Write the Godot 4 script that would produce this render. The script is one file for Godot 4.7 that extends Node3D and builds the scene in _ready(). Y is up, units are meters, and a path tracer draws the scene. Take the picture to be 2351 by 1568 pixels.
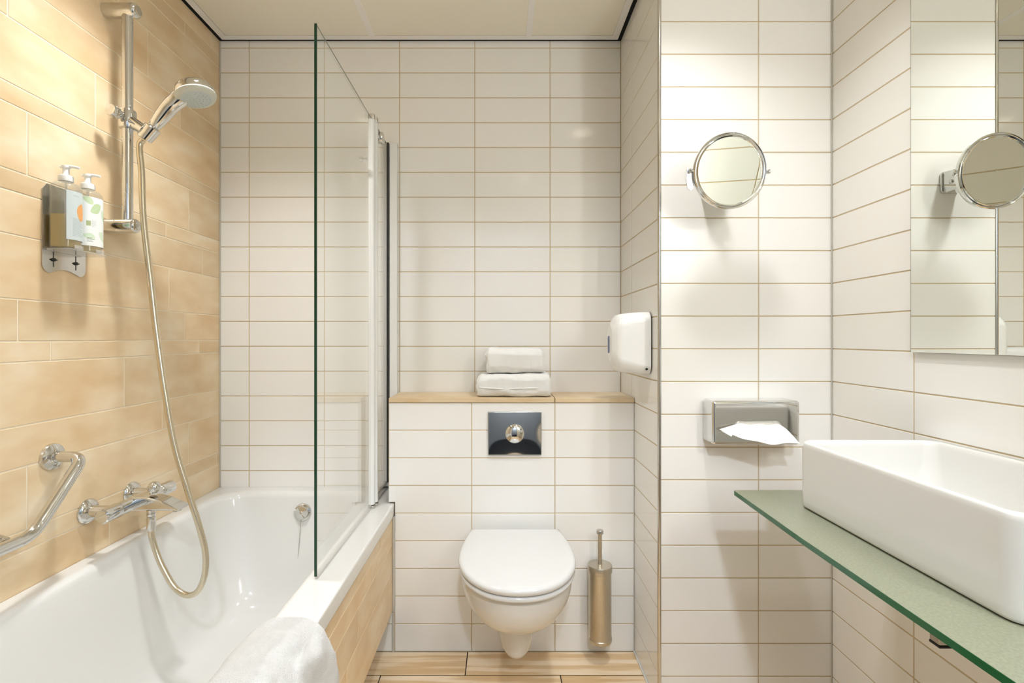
extends Node3D
# A small hotel bathroom: bath with folding glass screen, wall-hung toilet, basin on a glass shelf.
# Units are metres; the camera stands at x = 0, z = 0 in front of the doorway and looks along -z.

const XL := -1.13        # beige tiled wall beside the bath
const XR := 1.0106       # white tiled wall behind the basin
const XP := 0.4825       # side of the tiled pillar
const ZB := -1.9755      # back wall
const ZC := -1.776       # front of the boxed-in cistern
const ZP := -1.5         # front of the pillar
const ZR := 0.08         # wall with the doorway behind the camera
const YC := 2.326        # underside of the ceiling panels
const EYE := 1.132

var M := {}
var names := {}
var tile_meshes := {}

# ------------------------------------------------------------------ mesh builder
class B:
	var v := PackedVector3Array()
	var n := PackedVector3Array()
	var uv := PackedVector2Array()
	var ix := PackedInt32Array()

	func vert(p: Vector3, nn: Vector3, t := Vector2.ZERO) -> int:
		v.append(p)
		n.append(nn)
		uv.append(t)
		return v.size() - 1

	func tri(a: int, b: int, c: int) -> void:
		var g := (v[b] - v[a]).cross(v[c] - v[a])
		if g.dot(n[a] + n[b] + n[c]) > 0.0:
			ix.append_array(PackedInt32Array([a, c, b]))
		else:
			ix.append_array(PackedInt32Array([a, b, c]))

	func quad(a: int, b: int, c: int, d: int) -> void:
		tri(a, b, c)
		tri(a, c, d)

	# box with softened edges
	func box(c: Vector3, size: Vector3, bevel := 0.002, bs := Basis.IDENTITY) -> B:
		var h := size * 0.5
		var bv := minf(bevel, minf(h.x, minf(h.y, h.z)) * 0.9)
		var id := {}
		for sx in [-1, 1]:
			for sy in [-1, 1]:
				for sz in [-1, 1]:
					var s := Vector3(sx, sy, sz)
					for d in 3:
						var p := Vector3.ZERO
						var nn := Vector3.ZERO
						for k in 3:
							p[k] = s[k] * (h[k] if k == d else h[k] - bv)
						nn[d] = s[d]
						id[[sx, sy, sz, d]] = vert(c + bs * p, bs * nn, Vector2(p[(d + 1) % 3], p[(d + 2) % 3]))
		for d in 3:
			var e := (d + 1) % 3
			var f := (d + 2) % 3
			for s in [-1, 1]:
				var q := []
				for st in [[-1, -1], [1, -1], [1, 1], [-1, 1]]:
					var k := [0, 0, 0, d]
					k[d] = s
					k[e] = st[0]
					k[f] = st[1]
					q.append(id[k])
				quad(q[0], q[1], q[2], q[3])
				for s2 in [-1, 1]:
					var ka := [0, 0, 0, d]
					ka[d] = s
					ka[e] = s2
					ka[f] = -1
					var kb := ka.duplicate()
					kb[f] = 1
					var kc := kb.duplicate()
					kc[3] = e
					var kd := ka.duplicate()
					kd[3] = e
					quad(id[ka], id[kb], id[kc], id[kd])
		for sx in [-1, 1]:
			for sy in [-1, 1]:
				for sz in [-1, 1]:
					tri(id[[sx, sy, sz, 0]], id[[sx, sy, sz, 1]], id[[sx, sy, sz, 2]])
		return self

	# box between two corners
	func span(a: Vector3, b: Vector3, bevel := 0.002) -> B:
		return box((a + b) * 0.5, (b - a).abs(), bevel)

	# surface through rows of points; flip turns the normals round
	func grid(rows: Array, closed := false, flip := false, closed_v := false) -> B:
		var nv := rows.size()
		var nu: int = rows[0].size()
		var base := v.size()
		for j in nv:
			for i in nu:
				var i0 := (i - 1 + nu) % nu if closed else maxi(i - 1, 0)
				var i1 := (i + 1) % nu if closed else mini(i + 1, nu - 1)
				var j0 := (j - 1 + nv) % nv if closed_v else maxi(j - 1, 0)
				var j1 := (j + 1) % nv if closed_v else mini(j + 1, nv - 1)
				var du: Vector3 = rows[j][i1] - rows[j][i0]
				var dv: Vector3 = rows[j1][i] - rows[j0][i]
				var nn := du.cross(dv)
				if nn.length() < 1e-12:
					# a collapsed row: look one row further in
					var jj := clampi(j + (1 if j == 0 else -1), 0, nv - 1)
					nn = (rows[jj][i1] - rows[jj][i0]).cross(dv)
				nn = nn.normalized() * (-1.0 if flip else 1.0)
				vert(rows[j][i], nn, Vector2(float(i) / maxf(1.0, nu - (0 if closed else 1)), 1.0 - float(j) / maxf(1.0, nv - 1)))
		for j in (nv if closed_v else nv - 1):
			for i in (nu if closed else nu - 1):
				var a := base + j * nu + i
				var b2 := base + j * nu + (i + 1) % nu
				var c := base + ((j + 1) % nv) * nu + (i + 1) % nu
				var d := base + ((j + 1) % nv) * nu + i
				if v[a].distance_squared_to(v[b2]) > 1e-14 and v[c].distance_squared_to(v[b2]) > 1e-14:
					tri(a, b2, c)
				if v[a].distance_squared_to(v[d]) > 1e-14 and v[c].distance_squared_to(v[d]) > 1e-14:
					tri(a, c, d)
		return self

	func fan(ring: PackedVector3Array, nn: Vector3) -> B:
		var mid := Vector3.ZERO
		for p in ring:
			mid += p / ring.size()
		var m := vert(mid, nn)
		var base := v.size()
		for p in ring:
			vert(p, nn)
		for i in ring.size():
			tri(m, base + i, base + (i + 1) % ring.size())
		return self

	func tube(path: PackedVector3Array, r, seg := 16, caps := true) -> B:
		var rows := []
		var t0 := (path[1] - path[0]).normalized()
		var side := t0.cross(Vector3.UP if absf(t0.y) < 0.9 else Vector3.RIGHT).normalized()
		for k in path.size():
			var t := (path[mini(k + 1, path.size() - 1)] - path[maxi(k - 1, 0)]).normalized()
			side = (side - t * side.dot(t)).normalized()
			var up := t.cross(side)
			var rr: float = r if r is float else r[k]
			var ring := PackedVector3Array()
			for i in seg:
				var a := TAU * i / seg
				ring.append(path[k] + (side * cos(a) + up * sin(a)) * rr)
			rows.append(ring)
		grid(rows, true, true)
		if caps:
			fan(rows[0], -(path[1] - path[0]).normalized())
			fan(rows[-1], (path[-1] - path[-2]).normalized())
		return self

	# profile of (radius, height) from the bottom axis outwards, up and in to the top axis
	func lathe(prof: Array, xf: Transform3D, seg := 32, crease := 0.82) -> B:
		var sn := []
		for k in prof.size() - 1:
			var t: Vector2 = prof[k + 1] - prof[k]
			sn.append(Vector2(t.y, -t.x).normalized())
		for k in prof.size() - 1:
			var ends := []
			for e in 2:
				var nn: Vector2 = sn[k]
				var o := k - 1 if e == 0 else k + 1
				if o >= 0 and o < sn.size() and nn.dot(sn[o]) > crease:
					nn = (nn + sn[o]).normalized()
				ends.append(nn)
			var base := v.size()
			for e in 2:
				var p: Vector2 = prof[k + e]
				for i in seg:
					var a := TAU * i / seg
					var d := Vector3(cos(a), 0, sin(a))
					vert(xf * (d * p.x + Vector3.UP * p.y), (xf.basis * (d * ends[e].x + Vector3.UP * ends[e].y)).normalized(), Vector2(float(i) / seg, p.y))
			for i in seg:
				var j := (i + 1) % seg
				if prof[k].x > 1e-6:
					tri(base + i, base + j, base + seg + j)
				if prof[k + 1].x > 1e-6:
					tri(base + i, base + seg + j, base + seg + i)
		return self

	# slab with rounded outline (local x, y) and filleted front and back (local z from -d/2 to d/2)
	func pillow(xf: Transform3D, w: float, h: float, d: float, rc: float, fillet: float, steps := 5, nc := 6) -> B:
		var rows := []
		var ends := []
		for k in steps + 1:
			var a := PI / 2 * k / steps
			ends.append([fillet * (1.0 - sin(a)), -d / 2 + fillet * (1.0 - cos(a))])
		var list := ends.duplicate()
		ends.reverse()
		for e in ends:
			list.append([e[0], -e[1]])
		for e in list:
			rows.append(B.rrect(xf, w - 2 * e[0], h - 2 * e[0], maxf(rc - e[0], 0.0005), e[1], nc))
		grid(rows, true, true)
		fan(rows[0], (xf.basis * Vector3(0, 0, -1)).normalized())
		fan(rows[-1], (xf.basis * Vector3(0, 0, 1)).normalized())
		return self

	static func rrect(xf: Transform3D, w: float, h: float, r: float, z: float, nc := 6) -> PackedVector3Array:
		var out := PackedVector3Array()
		r = minf(r, minf(w, h) * 0.499)
		for q in 4:
			var cx := (w / 2 - r) * (1.0 if q == 0 or q == 3 else -1.0)
			var cy := (h / 2 - r) * (1.0 if q < 2 else -1.0)
			for k in nc + 1:
				var a := PI / 2 * (q + float(k) / nc)
				out.append(xf * Vector3(cx + r * cos(a), cy + r * sin(a), z))
		return out

	# outline (local x, y) drawn out along local z
	func prism(poly: PackedVector2Array, xf: Transform3D, depth: float) -> B:
		var a := PackedVector3Array()
		var c := PackedVector3Array()
		var mid := Vector2.ZERO
		for p in poly:
			mid += p / poly.size()
		var sgn := 1.0
		var area := 0.0
		for k in poly.size():
			area += poly[k].cross(poly[(k + 1) % poly.size()])
		sgn = 1.0 if area > 0 else -1.0
		for k in poly.size():
			var p := poly[k]
			var q := poly[(k + 1) % poly.size()]
			var t := (q - p).normalized()
			var nn := (xf.basis * Vector3(t.y * sgn, -t.x * sgn, 0)).normalized()
			var i0 := vert(xf * Vector3(p.x, p.y, 0), nn)
			var i1 := vert(xf * Vector3(q.x, q.y, 0), nn)
			var i2 := vert(xf * Vector3(q.x, q.y, depth), nn)
			var i3 := vert(xf * Vector3(p.x, p.y, depth), nn)
			quad(i0, i1, i2, i3)
		var tr := Geometry2D.triangulate_polygon(poly)
		for e in 2:
			var base := v.size()
			var nn := (xf.basis * Vector3(0, 0, 1 if e else -1)).normalized()
			for p in poly:
				vert(xf * Vector3(p.x, p.y, depth * e), nn, p)
			for k in range(0, tr.size(), 3):
				tri(base + tr[k], base + tr[k + 1], base + tr[k + 2])
		return self

	func mesh(origin := Vector3.ZERO) -> ArrayMesh:
		var vv := v.duplicate()
		for k in vv.size():
			vv[k] -= origin
		var arr := []
		arr.resize(Mesh.ARRAY_MAX)
		arr[Mesh.ARRAY_VERTEX] = vv
		arr[Mesh.ARRAY_NORMAL] = n
		arr[Mesh.ARRAY_TEX_UV] = uv
		arr[Mesh.ARRAY_INDEX] = ix
		var m := ArrayMesh.new()
		m.add_surface_from_arrays(Mesh.PRIMITIVE_TRIANGLES, arr)
		return m

# ------------------------------------------------------------------ scene helpers
func numbered(called: String) -> String:
	var k: int = names.get(called, 0)
	names[called] = k + 1
	return called if k == 0 else "%s_%03d" % [called, k]

func meta(o: Node, label: String, category: String, group := "", kind := "") -> void:
	if label: o.set_meta("label", label)
	if category: o.set_meta("category", category)
	if group: o.set_meta("group", group)
	if kind: o.set_meta("kind", kind)

# a thing whose children are its parts
func thing(called: String, at: Vector3, label: String, category: String, group := "") -> Node3D:
	var o := Node3D.new()
	o.name = numbered(called)
	add_child(o, true)
	o.position = at
	meta(o, label, category, group)
	return o

# a part (its geometry given in room coordinates)
func part(called: String, b: B, m: Material, parent: Node3D, label := "") -> MeshInstance3D:
	var o := MeshInstance3D.new()
	o.name = called
	o.mesh = b.mesh(parent.global_position)
	o.material_override = null
	o.mesh.surface_set_material(0, m)
	o.cast_shadow = GeometryInstance3D.SHADOW_CASTING_SETTING_ON
	parent.add_child(o, true)
	if label: o.set_meta("label", label)
	return o

# a thing that is a single mesh
func single(called: String, b: B, m: Material, label: String, category: String, group := "", kind := "") -> MeshInstance3D:
	var o := MeshInstance3D.new()
	o.name = numbered(called)
	o.mesh = b.mesh()
	o.mesh.surface_set_material(0, m)
	add_child(o, true)
	meta(o, label, category, group, kind)
	return o

func catmull(p: Array, per := 8) -> PackedVector3Array:
	var out := PackedVector3Array()
	for k in p.size() - 1:
		var a: Vector3 = p[maxi(k - 1, 0)]
		var b: Vector3 = p[k]
		var c: Vector3 = p[k + 1]
		var d: Vector3 = p[mini(k + 2, p.size() - 1)]
		for i in per:
			out.append(b.cubic_interpolate(c, a, d, float(i) / per))
	out.append(p[-1])
	return out

# corner points joined by straight runs with rounded bends
func bent(p: Array, r: float, per := 8) -> PackedVector3Array:
	var out := PackedVector3Array([p[0]])
	for k in range(1, p.size() - 1):
		var a: Vector3 = p[k] + (p[k - 1] - p[k]).normalized() * r
		var c: Vector3 = p[k] + (p[k + 1] - p[k]).normalized() * r
		for i in per + 1:
			var t := float(i) / per
			out.append(a.lerp(p[k], t).lerp((p[k] as Vector3).lerp(c, t), t))
	out.append(p[-1])
	return out

func turned(axis_y: Vector3, at: Vector3) -> Transform3D:
	var y := axis_y.normalized()
	var x := y.cross(Vector3.FORWARD if absf(y.z) < 0.9 else Vector3.UP).normalized()
	return Transform3D(Basis(x, y, x.cross(y)), at)

# ------------------------------------------------------------------ materials
func mat(called: String, c: Color, rough := 0.5, metal := 0.0, spec := 0.5) -> StandardMaterial3D:
	var m := StandardMaterial3D.new()
	m.resource_name = called
	m.albedo_color = c
	m.roughness = rough
	m.metallic = metal
	m.metallic_specular = spec
	M[called] = m
	return m

func rgb8(r: int, g: int, b: int) -> Color:
	return Color(r / 255.0, g / 255.0, b / 255.0)

func noise_tex(sd: int, freq: float, octaves: int, ramp: Array, normal := false, bump := 4.0, size := 512) -> NoiseTexture2D:
	var n := FastNoiseLite.new()
	n.seed = sd
	n.noise_type = FastNoiseLite.TYPE_SIMPLEX_SMOOTH
	n.frequency = freq
	n.fractal_octaves = octaves
	var t := NoiseTexture2D.new()
	t.width = size
	t.height = size
	t.seamless = true
	t.noise = n
	if normal:
		t.as_normal_map = true
		t.bump_strength = bump
	elif ramp.size():
		var g := Gradient.new()
		var offs := PackedFloat32Array()
		var cols := PackedColorArray()
		for r in ramp:
			offs.append(r[0])
			cols.append(r[1])
		g.offsets = offs
		g.colors = cols
		t.color_ramp = g
	return t

func make_materials() -> void:
	# glazed white wall tiles: two close tones, faintly wavy glaze
	var wavy := noise_tex(7, 0.008, 2, [], true, 1.2, 256)
	for k in 3:
		var c: Color = [rgb8(243, 241, 235), rgb8(241, 239, 232), rgb8(244, 241, 235)][k]
		var m := mat("white_glaze_%d" % k, c, 0.1)
		m.normal_enabled = true
		m.normal_texture = wavy
		m.normal_scale = 0.12
		m.uv1_triplanar = true
		m.uv1_world_triplanar = true
		m.uv1_scale = Vector3(2.1, 2.1, 2.1)
		m.uv1_offset = Vector3(0.37 * k, 0.21 * k, 0.13 * k)
	mat("tan_grout", rgb8(204, 184, 148), 0.9)
	mat("cream_grout", rgb8(240, 226, 200), 0.9)
	# sandy beige stoneware: cloudy, with a few rusty blushes
	var clouds := noise_tex(3, 0.006, 5, [[0.0, rgb8(220, 190, 146)], [0.38, rgb8(228, 202, 162)], [0.62, rgb8(233, 210, 172)], [1.0, rgb8(240, 223, 194)]])
	var rough_t := noise_tex(12, 0.02, 3, [[0.0, Color(0.3, 0.3, 0.3)], [1.0, Color(0.5, 0.5, 0.5)]], false, 0, 256)
	for k in 4:
		var m := mat("beige_stone_%d" % k, [Color(1, 1, 1), Color(0.975, 0.97, 0.96), Color(0.99, 0.975, 0.955), Color(0.96, 0.955, 0.945)][k], 1.0)
		m.albedo_texture = clouds
		m.roughness_texture = rough_t
		m.uv1_triplanar = true
		m.uv1_world_triplanar = true
		m.uv1_scale = Vector3(1.1, 2.3, 1.1)
		m.uv1_offset = Vector3(0.31 * k, 0.17 * k, 0.43 * k)
	# floor: vein-cut bands running across
	var veins := noise_tex(21, 0.012, 4, [[0.0, rgb8(218, 182, 134)], [0.42, rgb8(228, 196, 150)], [0.58, rgb8(246, 222, 188)], [1.0, rgb8(248, 228, 198)]])
	for k in 2:
		var m := mat("banded_floor_%d" % k, Color(1, 1, 1) if k == 0 else Color(0.97, 0.96, 0.94), 0.28)
		m.albedo_texture = veins
		m.uv1_triplanar = true
		m.uv1_world_triplanar = true
		m.uv1_scale = Vector3(0.25, 1.0, 4.0)
		m.uv1_offset = Vector3(0.4 * k, 0, 0.3 * k)
	mat("dark_joint", rgb8(38, 30, 24), 0.8)
	mat("silicone", rgb8(196, 192, 180), 0.5)
	mat("white_silicone", rgb8(232, 230, 224), 0.4)
	mat("chrome", Color(0.86, 0.86, 0.85), 0.05, 1.0)
	mat("soft_chrome", Color(0.8, 0.79, 0.77), 0.16, 1.0)
	mat("mirror", Color(0.93, 0.94, 0.92), 0.0, 1.0)
	var br := mat("brushed_steel", Color(0.80, 0.77, 0.71), 0.3, 1.0)
	var brush := noise_tex(31, 0.05, 2, [[0.0, Color(0.24, 0.24, 0.24)], [1.0, Color(0.42, 0.42, 0.42)]], false, 0, 256)
	br.roughness = 1.0
	br.roughness_texture = brush
	br.uv1_triplanar = true
	br.uv1_scale = Vector3(40, 3, 40)
	mat("mirror_edge", rgb8(70, 66, 48), 0.4)
	mat("ceramic", rgb8(224, 222, 216), 0.06)
	mat("acrylic", rgb8(226, 224, 218), 0.07)
	mat("seat_plastic", rgb8(222, 221, 217), 0.14)
	mat("white_plastic", rgb8(240, 240, 236), 0.22)
	mat("slot_plastic", rgb8(92, 100, 140), 0.2)
	mat("black", rgb8(10, 10, 11), 0.6)
	mat("black_seal", rgb8(34, 35, 32), 0.35)
	mat("ceiling_panel", rgb8(245, 240, 224), 0.55)
	mat("ceiling_bar", rgb8(246, 243, 238), 0.35)
	mat("void_black", rgb8(8, 8, 8), 0.95)
	mat("cream_paint", rgb8(232, 226, 210), 0.6)
	mat("hall_wall", rgb8(184, 189, 196), 0.7)
	mat("hall_floor", rgb8(14, 15, 18), 0.85)
	mat("hall_door", rgb8(44, 50, 66), 0.5)
	mat("door_frame", rgb8(150, 158, 166), 0.4)
	var g := mat("clear_glass", Color(0.88, 0.95, 0.9, 0.05), 0.0)
	g.transparency = BaseMaterial3D.TRANSPARENCY_ALPHA
	mat("glass_edge", rgb8(16, 62, 40), 0.06)
	mat("glass_top_edge", rgb8(96, 100, 84), 0.2)
	var fr := mat("frosted_glass", rgb8(168, 184, 158), 0.32)
	var grain := noise_tex(44, 0.09, 2, [[0.0, rgb8(132, 134, 112)], [0.5, rgb8(141, 143, 120)], [1.0, rgb8(150, 152, 130)]], false, 0, 256)
	fr.albedo_color = Color.WHITE
	fr.albedo_texture = grain
	fr.uv1_triplanar = true
	fr.uv1_world_triplanar = true
	fr.uv1_scale = Vector3(7, 7, 7)
	mat("green_edge", rgb8(34, 98, 58), 0.1)
	var bt := mat("bottle_plastic", Color(0.72, 0.72, 0.66, 0.22), 0.05)
	bt.transparency = BaseMaterial3D.TRANSPARENCY_ALPHA
	var lq := mat("yellow_soap", Color(0.84, 0.72, 0.36, 0.55), 0.1)
	lq.transparency = BaseMaterial3D.TRANSPARENCY_ALPHA
	var cp := mat("clear_plastic", Color(0.86, 0.85, 0.82, 0.3), 0.06)
	cp.transparency = BaseMaterial3D.TRANSPARENCY_ALPHA
	mat("pump_plastic", rgb8(238, 238, 234), 0.3)
	mat("hose_metal", Color(0.84, 0.80, 0.71), 0.24, 1.0)
	mat("face_rubber", rgb8(196, 204, 200), 0.45)
	mat("head_ring", rgb8(206, 206, 192), 0.3)
	# terry towelling: looped pile as relief, soft sheen
	var pile := noise_tex(55, 0.12, 3, [[0.0, Color(0, 0, 0)], [1.0, Color(1, 1, 1)]], false, 0, 512)
	var tw := mat("towelling", rgb8(236, 235, 230), 0.95)
	tw.heightmap_enabled = true
	tw.heightmap_texture = pile
	tw.heightmap_scale = 0.1
	tw.uv1_triplanar = true
	tw.uv1_scale = Vector3(9, 9, 9)
	tw.rim_enabled = true
	tw.rim = 0.4
	tw.rim_tint = 0.5
	var bw := tw.duplicate() as StandardMaterial3D
	bw.resource_name = "bath_towelling"
	bw.albedo_color = rgb8(217, 215, 210)
	bw.heightmap_scale = 0.2
	M["bath_towelling"] = bw
	var ts := mat("tissue_paper", rgb8(246, 245, 242), 0.85)
	ts.backlight_enabled = true
	ts.backlight = Color(0.4, 0.4, 0.4)
	var lamp := mat("lamp_glow", rgb8(255, 248, 232), 0.4)
	lamp.emission_enabled = true
	lamp.emission = rgb8(255, 244, 222)
	lamp.emission_energy_multiplier = 4.0
	var op := mat("opal_glow", rgb8(250, 248, 242), 0.5)
	op.emission_enabled = true
	op.emission = rgb8(250, 250, 246)
	op.emission_energy_multiplier = 1.5

# ------------------------------------------------------------------ tiles
func tile_mesh(w: float, h: float, t: float) -> ArrayMesh:
	var key := "%d_%d_%d" % [roundi(w * 5000), roundi(h * 5000), roundi(t * 5000)]
	if not tile_meshes.has(key):
		tile_meshes[key] = B.new().box(Vector3.ZERO, Vector3(w, h, t), 0.0012).mesh()
	return tile_meshes[key]

# one tile spanning u0..u1, v0..v1 of a plane; its face lies in the plane
func tile(parent: Node3D, called: String, o: Vector3, u: Vector3, v: Vector3, u0: float, u1: float, v0: float, v1: float, m: Material, joint := 0.003, t := 0.008) -> void:
	var w := u1 - u0 - joint
	var h := v1 - v0 - joint
	if w < 0.004 or h < 0.004:
		return
	var n := u.cross(v)
	var mi := MeshInstance3D.new()
	mi.name = called
	mi.mesh = tile_mesh(w, h, t)
	mi.material_override = m
	mi.transform = Transform3D(Basis(u, v, n), o + u * (u0 + u1) * 0.5 + v * (v0 + v1) * 0.5 - n * t * 0.5 - parent.position)
	parent.add_child(mi, true)

func joints(start: float, step: float, lo: float, hi: float) -> Array:
	var out := [lo]
	var x := start + ceilf((lo - start) / step) * step
	while x < hi - 0.004:
		if x > lo + 0.004:
			out.append(x)
		x += step
	out.append(hi)
	return out

func white_field(parent: Node3D, o: Vector3, u: Vector3, us: Array, vs: Array, sd: int, above_shelf := false) -> void:
	var rng := RandomNumberGenerator.new()
	rng.seed = sd
	for j in vs.size() - 1:
		for i in us.size() - 1:
			var k := rng.randi() % 3
			if above_shelf and (vs[j + 1] < 0.5 or (vs[j + 1] < 0.91 and us[i + 1] > -0.4)):
				continue
			tile(parent, "white_tile", o, u, Vector3.UP, us[i], us[i + 1], vs[j], vs[j + 1], M["white_glaze_%d" % k])

func wall(called: String, b: B, m: Material, label: String, category := "wall") -> MeshInstance3D:
	return single(called, b, m, label, category, "", "structure")

func _ready() -> void:
	setup_camera_and_light()
	make_materials()
	build_shell()
	build_ceiling()
	build_hall()
	build_bath()
	build_screen()
	build_toilet()
	build_basin()
	build_mirrors()
	build_shower()
	build_bath_mixer()
	build_grab_bar()
	build_soap()
	build_dispensers()
	build_towels()
	build_brush()

func setup_camera_and_light() -> void:
	var cam := Camera3D.new()
	cam.name = "camera"
	cam.projection = Camera3D.PROJECTION_FRUSTUM
	cam.near = 0.02
	cam.far = 30.0
	cam.size = 2.0 * cam.near * 784.0 / 1128.0
	cam.frustum_offset = Vector2(25.5, -7.0) / 1128.0 * cam.near
	cam.position = Vector3(0, EYE, 0)
	add_child(cam)
	cam.current = true
	var env := Environment.new()
	env.background_mode = Environment.BG_COLOR
	env.background_color = Color(0.02, 0.02, 0.022)
	env.tonemap_mode = Environment.TONE_MAPPER_LINEAR
	env.tonemap_exposure = 1.34
	env.sdfgi_enabled = true
	env.ssao_enabled = true
	env.ssil_enabled = true
	var we := WorldEnvironment.new()
	we.name = "surroundings"
	we.environment = env
	add_child(we)

func downlight(at: Vector3, energy: float, label: String, angle := 69.0, tint := Color(0.97, 0.98, 1.0)) -> void:
	var t := thing("ceiling_downlight", at, label, "ceiling light", "recessed ceiling downlights")
	part("trim_ring", B.new().lathe([Vector2(0.055, 0.0), Vector2(0.066, -0.003), Vector2(0.07, -0.001), Vector2(0.07, 0.003)], Transform3D(Basis.IDENTITY, at), 32), M.chrome, t)
	part("lamp", B.new().lathe([Vector2(0.0, 0.0), Vector2(0.055, 0.0), Vector2(0.055, 0.004), Vector2(0.0, 0.004)], Transform3D(Basis.IDENTITY, at), 32), M.lamp_glow, t)
	var l := SpotLight3D.new()
	l.name = "lamp_beam"
	l.light_color = tint
	l.light_energy = energy
	l.light_size = 0.055
	l.spot_range = 8.0
	l.spot_attenuation = 2.0
	l.spot_angle = angle
	l.spot_angle_attenuation = 1.0
	l.shadow_enabled = true
	l.rotation_degrees = Vector3(-90, 0, 0)
	l.position = Vector3(0, -0.012, 0)
	t.add_child(l)

# ------------------------------------------------------------------ walls and floor
func build_shell() -> void:
	var rows := []
	for k in 24:
		rows.append(k * 0.1)
	rows.append(2.4)
	var g := 0.0012     # tiles stand proud of the grout by this much
	var cols := joints(-0.105, 0.3027, XL, XP)
	var wb := wall("wall_back", B.new().span(Vector3(XL - 0.1, -0.1, ZB - 0.1), Vector3(XR + 0.1, 2.5, ZB - g), 0.0), M.tan_grout, "back wall of horizontal white glazed tiles above the bath and toilet")
	white_field(wb, Vector3(0, 0, ZB), Vector3.RIGHT, cols, rows, 1, true)

	var wl := wall("wall_left", B.new().span(Vector3(XL - 0.1, -0.1, ZB - g), Vector3(XL - g, 2.5, ZR + 0.1), 0.0), M.cream_grout, "beige stone-look tiled wall beside the bath")
	var ys := [2.4, 2.267, 2.218, 2.119, 1.9695, 1.871, 1.720, 1.673, 1.521, 1.473, 1.373, 1.224, 1.125, 1.076, 0.926, 0.828, 0.677, 0.628, 0.5]
	var starts := [1.31, 1.758, 1.45, 1.574, 1.734, 1.370, 1.5, 1.78, 1.659, 1.8606, 1.674, 1.757, 1.841, 1.475, 1.64, 1.779, 1.952, 1.42]
	var rng := RandomNumberGenerator.new()
	rng.seed = 5
	for j in starts.size():
		var us := joints(starts[j], 0.607, -ZR, -ZB)
		for i in us.size() - 1:
			tile(wl, "beige_tile", Vector3(XL, 0, 0), Vector3(0, 0, -1), Vector3.UP, us[i], us[i + 1], ys[j + 1], ys[j], M["beige_stone_%d" % (rng.randi() % 4)], 0.003)

	# boxed-in cistern behind the toilet, with a stone shelf on top
	var wc := wall("wall_cistern", B.new().span(Vector3(-0.406, 0.54, ZB), Vector3(XP, 0.9, ZC - g), 0.0).span(Vector3(-0.383, -0.02, ZB), Vector3(XP, 0.54, ZC - g), 0.0).span(Vector3(-0.56, -0.02, ZC - 0.05), Vector3(-0.383, 0.2, ZC - g), 0.0), M.tan_grout, "half-height white tiled cistern box behind the toilet")
	white_field(wc, Vector3(0, 0, ZC), Vector3.RIGHT, joints(-0.1055, 0.3009, -0.384, XP), rows.slice(0, 7), 2)
	white_field(wc, Vector3(0, 0, ZC), Vector3.RIGHT, joints(-0.1055, 0.3009, -0.406, XP), rows.slice(6, 10), 12)
	tile(wc, "white_tile", Vector3(0, 0, ZC), Vector3.RIGHT, Vector3.UP, -0.4075, -0.3795, 0.539, 0.6, M.white_glaze_0, 0.003)
	for j in 2:
		tile(wc, "white_tile", Vector3(0, 0, ZC), Vector3.RIGHT, Vector3.UP, -0.56, -0.392, j * 0.1, j * 0.1 + 0.1, M.white_glaze_1)
	for a in [[-0.406, 0.195], [0.195, XP]]:
		part("shelf_tile", B.new().span(Vector3(a[0] + 0.001, 0.9005, ZB + 0.001), Vector3(a[1] - 0.001, 0.9175, ZC + 0.004), 0.0015), M.beige_stone_3, wc, "beige stone shelf slab")
	part("sealant", B.new().span(Vector3(-0.393, 0.0, ZC - 0.001), Vector3(-0.385, 0.142, ZC + 0.003), 0.001), M.silicone, wc)
	part("sealant", B.new().span(Vector3(-0.3915, 0.143, ZC - 0.02), Vector3(-0.383, 0.489, ZC + 0.003), 0.001), M.silicone, wc)

	# pillar: its side faces the toilet, its front faces the room
	var wp := wall("wall_pillar", B.new().span(Vector3(XP + g, -0.1, ZB), Vector3(XR + 0.05, 2.5, ZP - g), 0.0), M.tan_grout, "white tiled pillar carrying the round mirror and the tissue box")
	white_field(wp, Vector3(0, 0, ZP), Vector3.RIGHT, [XP + 0.003, 0.787, XR], rows, 3)
	white_field(wp, Vector3(XP, 0, 0), Vector3(0, 0, 1), joints(-1.813, 0.3027, ZB, ZP - 0.003), rows, 4)
	part("sealant", B.new().span(Vector3(XP - 0.005, 0.0, ZC), Vector3(XP, 0.006, ZP), 0.002), M.white_silicone, wp)
	part("sealant", B.new().span(Vector3(XP - 0.003, 0.0, ZC), Vector3(XP, 0.9, ZC + 0.003), 0.001), M.silicone, wp)
	wall("trim_1", B.new().tube(PackedVector3Array([Vector3(XP + 0.002, 0.0, ZP - 0.002), Vector3(XP + 0.002, 2.38, ZP - 0.002)]), 0.0058, 14), M.soft_chrome, "shiny metal edge strip down the pillar corner", "trim")

	var wr := wall("wall_right", B.new().span(Vector3(XR + g, -0.1, ZP - 0.05), Vector3(XR + 0.1, 2.5, ZR + 0.1), 0.0), M.tan_grout, "white tiled wall behind the basin and wall mirror")
	white_field(wr, Vector3(XR, 0, 0), Vector3(0, 0, 1), joints(-1.203, 0.3027, ZP, ZR), rows, 6)
	part("sealant", B.new().span(Vector3(XR - 0.004, 0.0, ZP), Vector3(XR, 2.38, ZP + 0.004), 0.001), M.silicone, wr)
	part("sealant", B.new().span(Vector3(XL, 0.5365, ZB), Vector3(XL + 0.005, 2.32, ZB + 0.004), 0.001), M.silicone, wl)

	# wall with the doorway behind the camera
	var x0 := -0.44
	var x1 := 0.47
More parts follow.
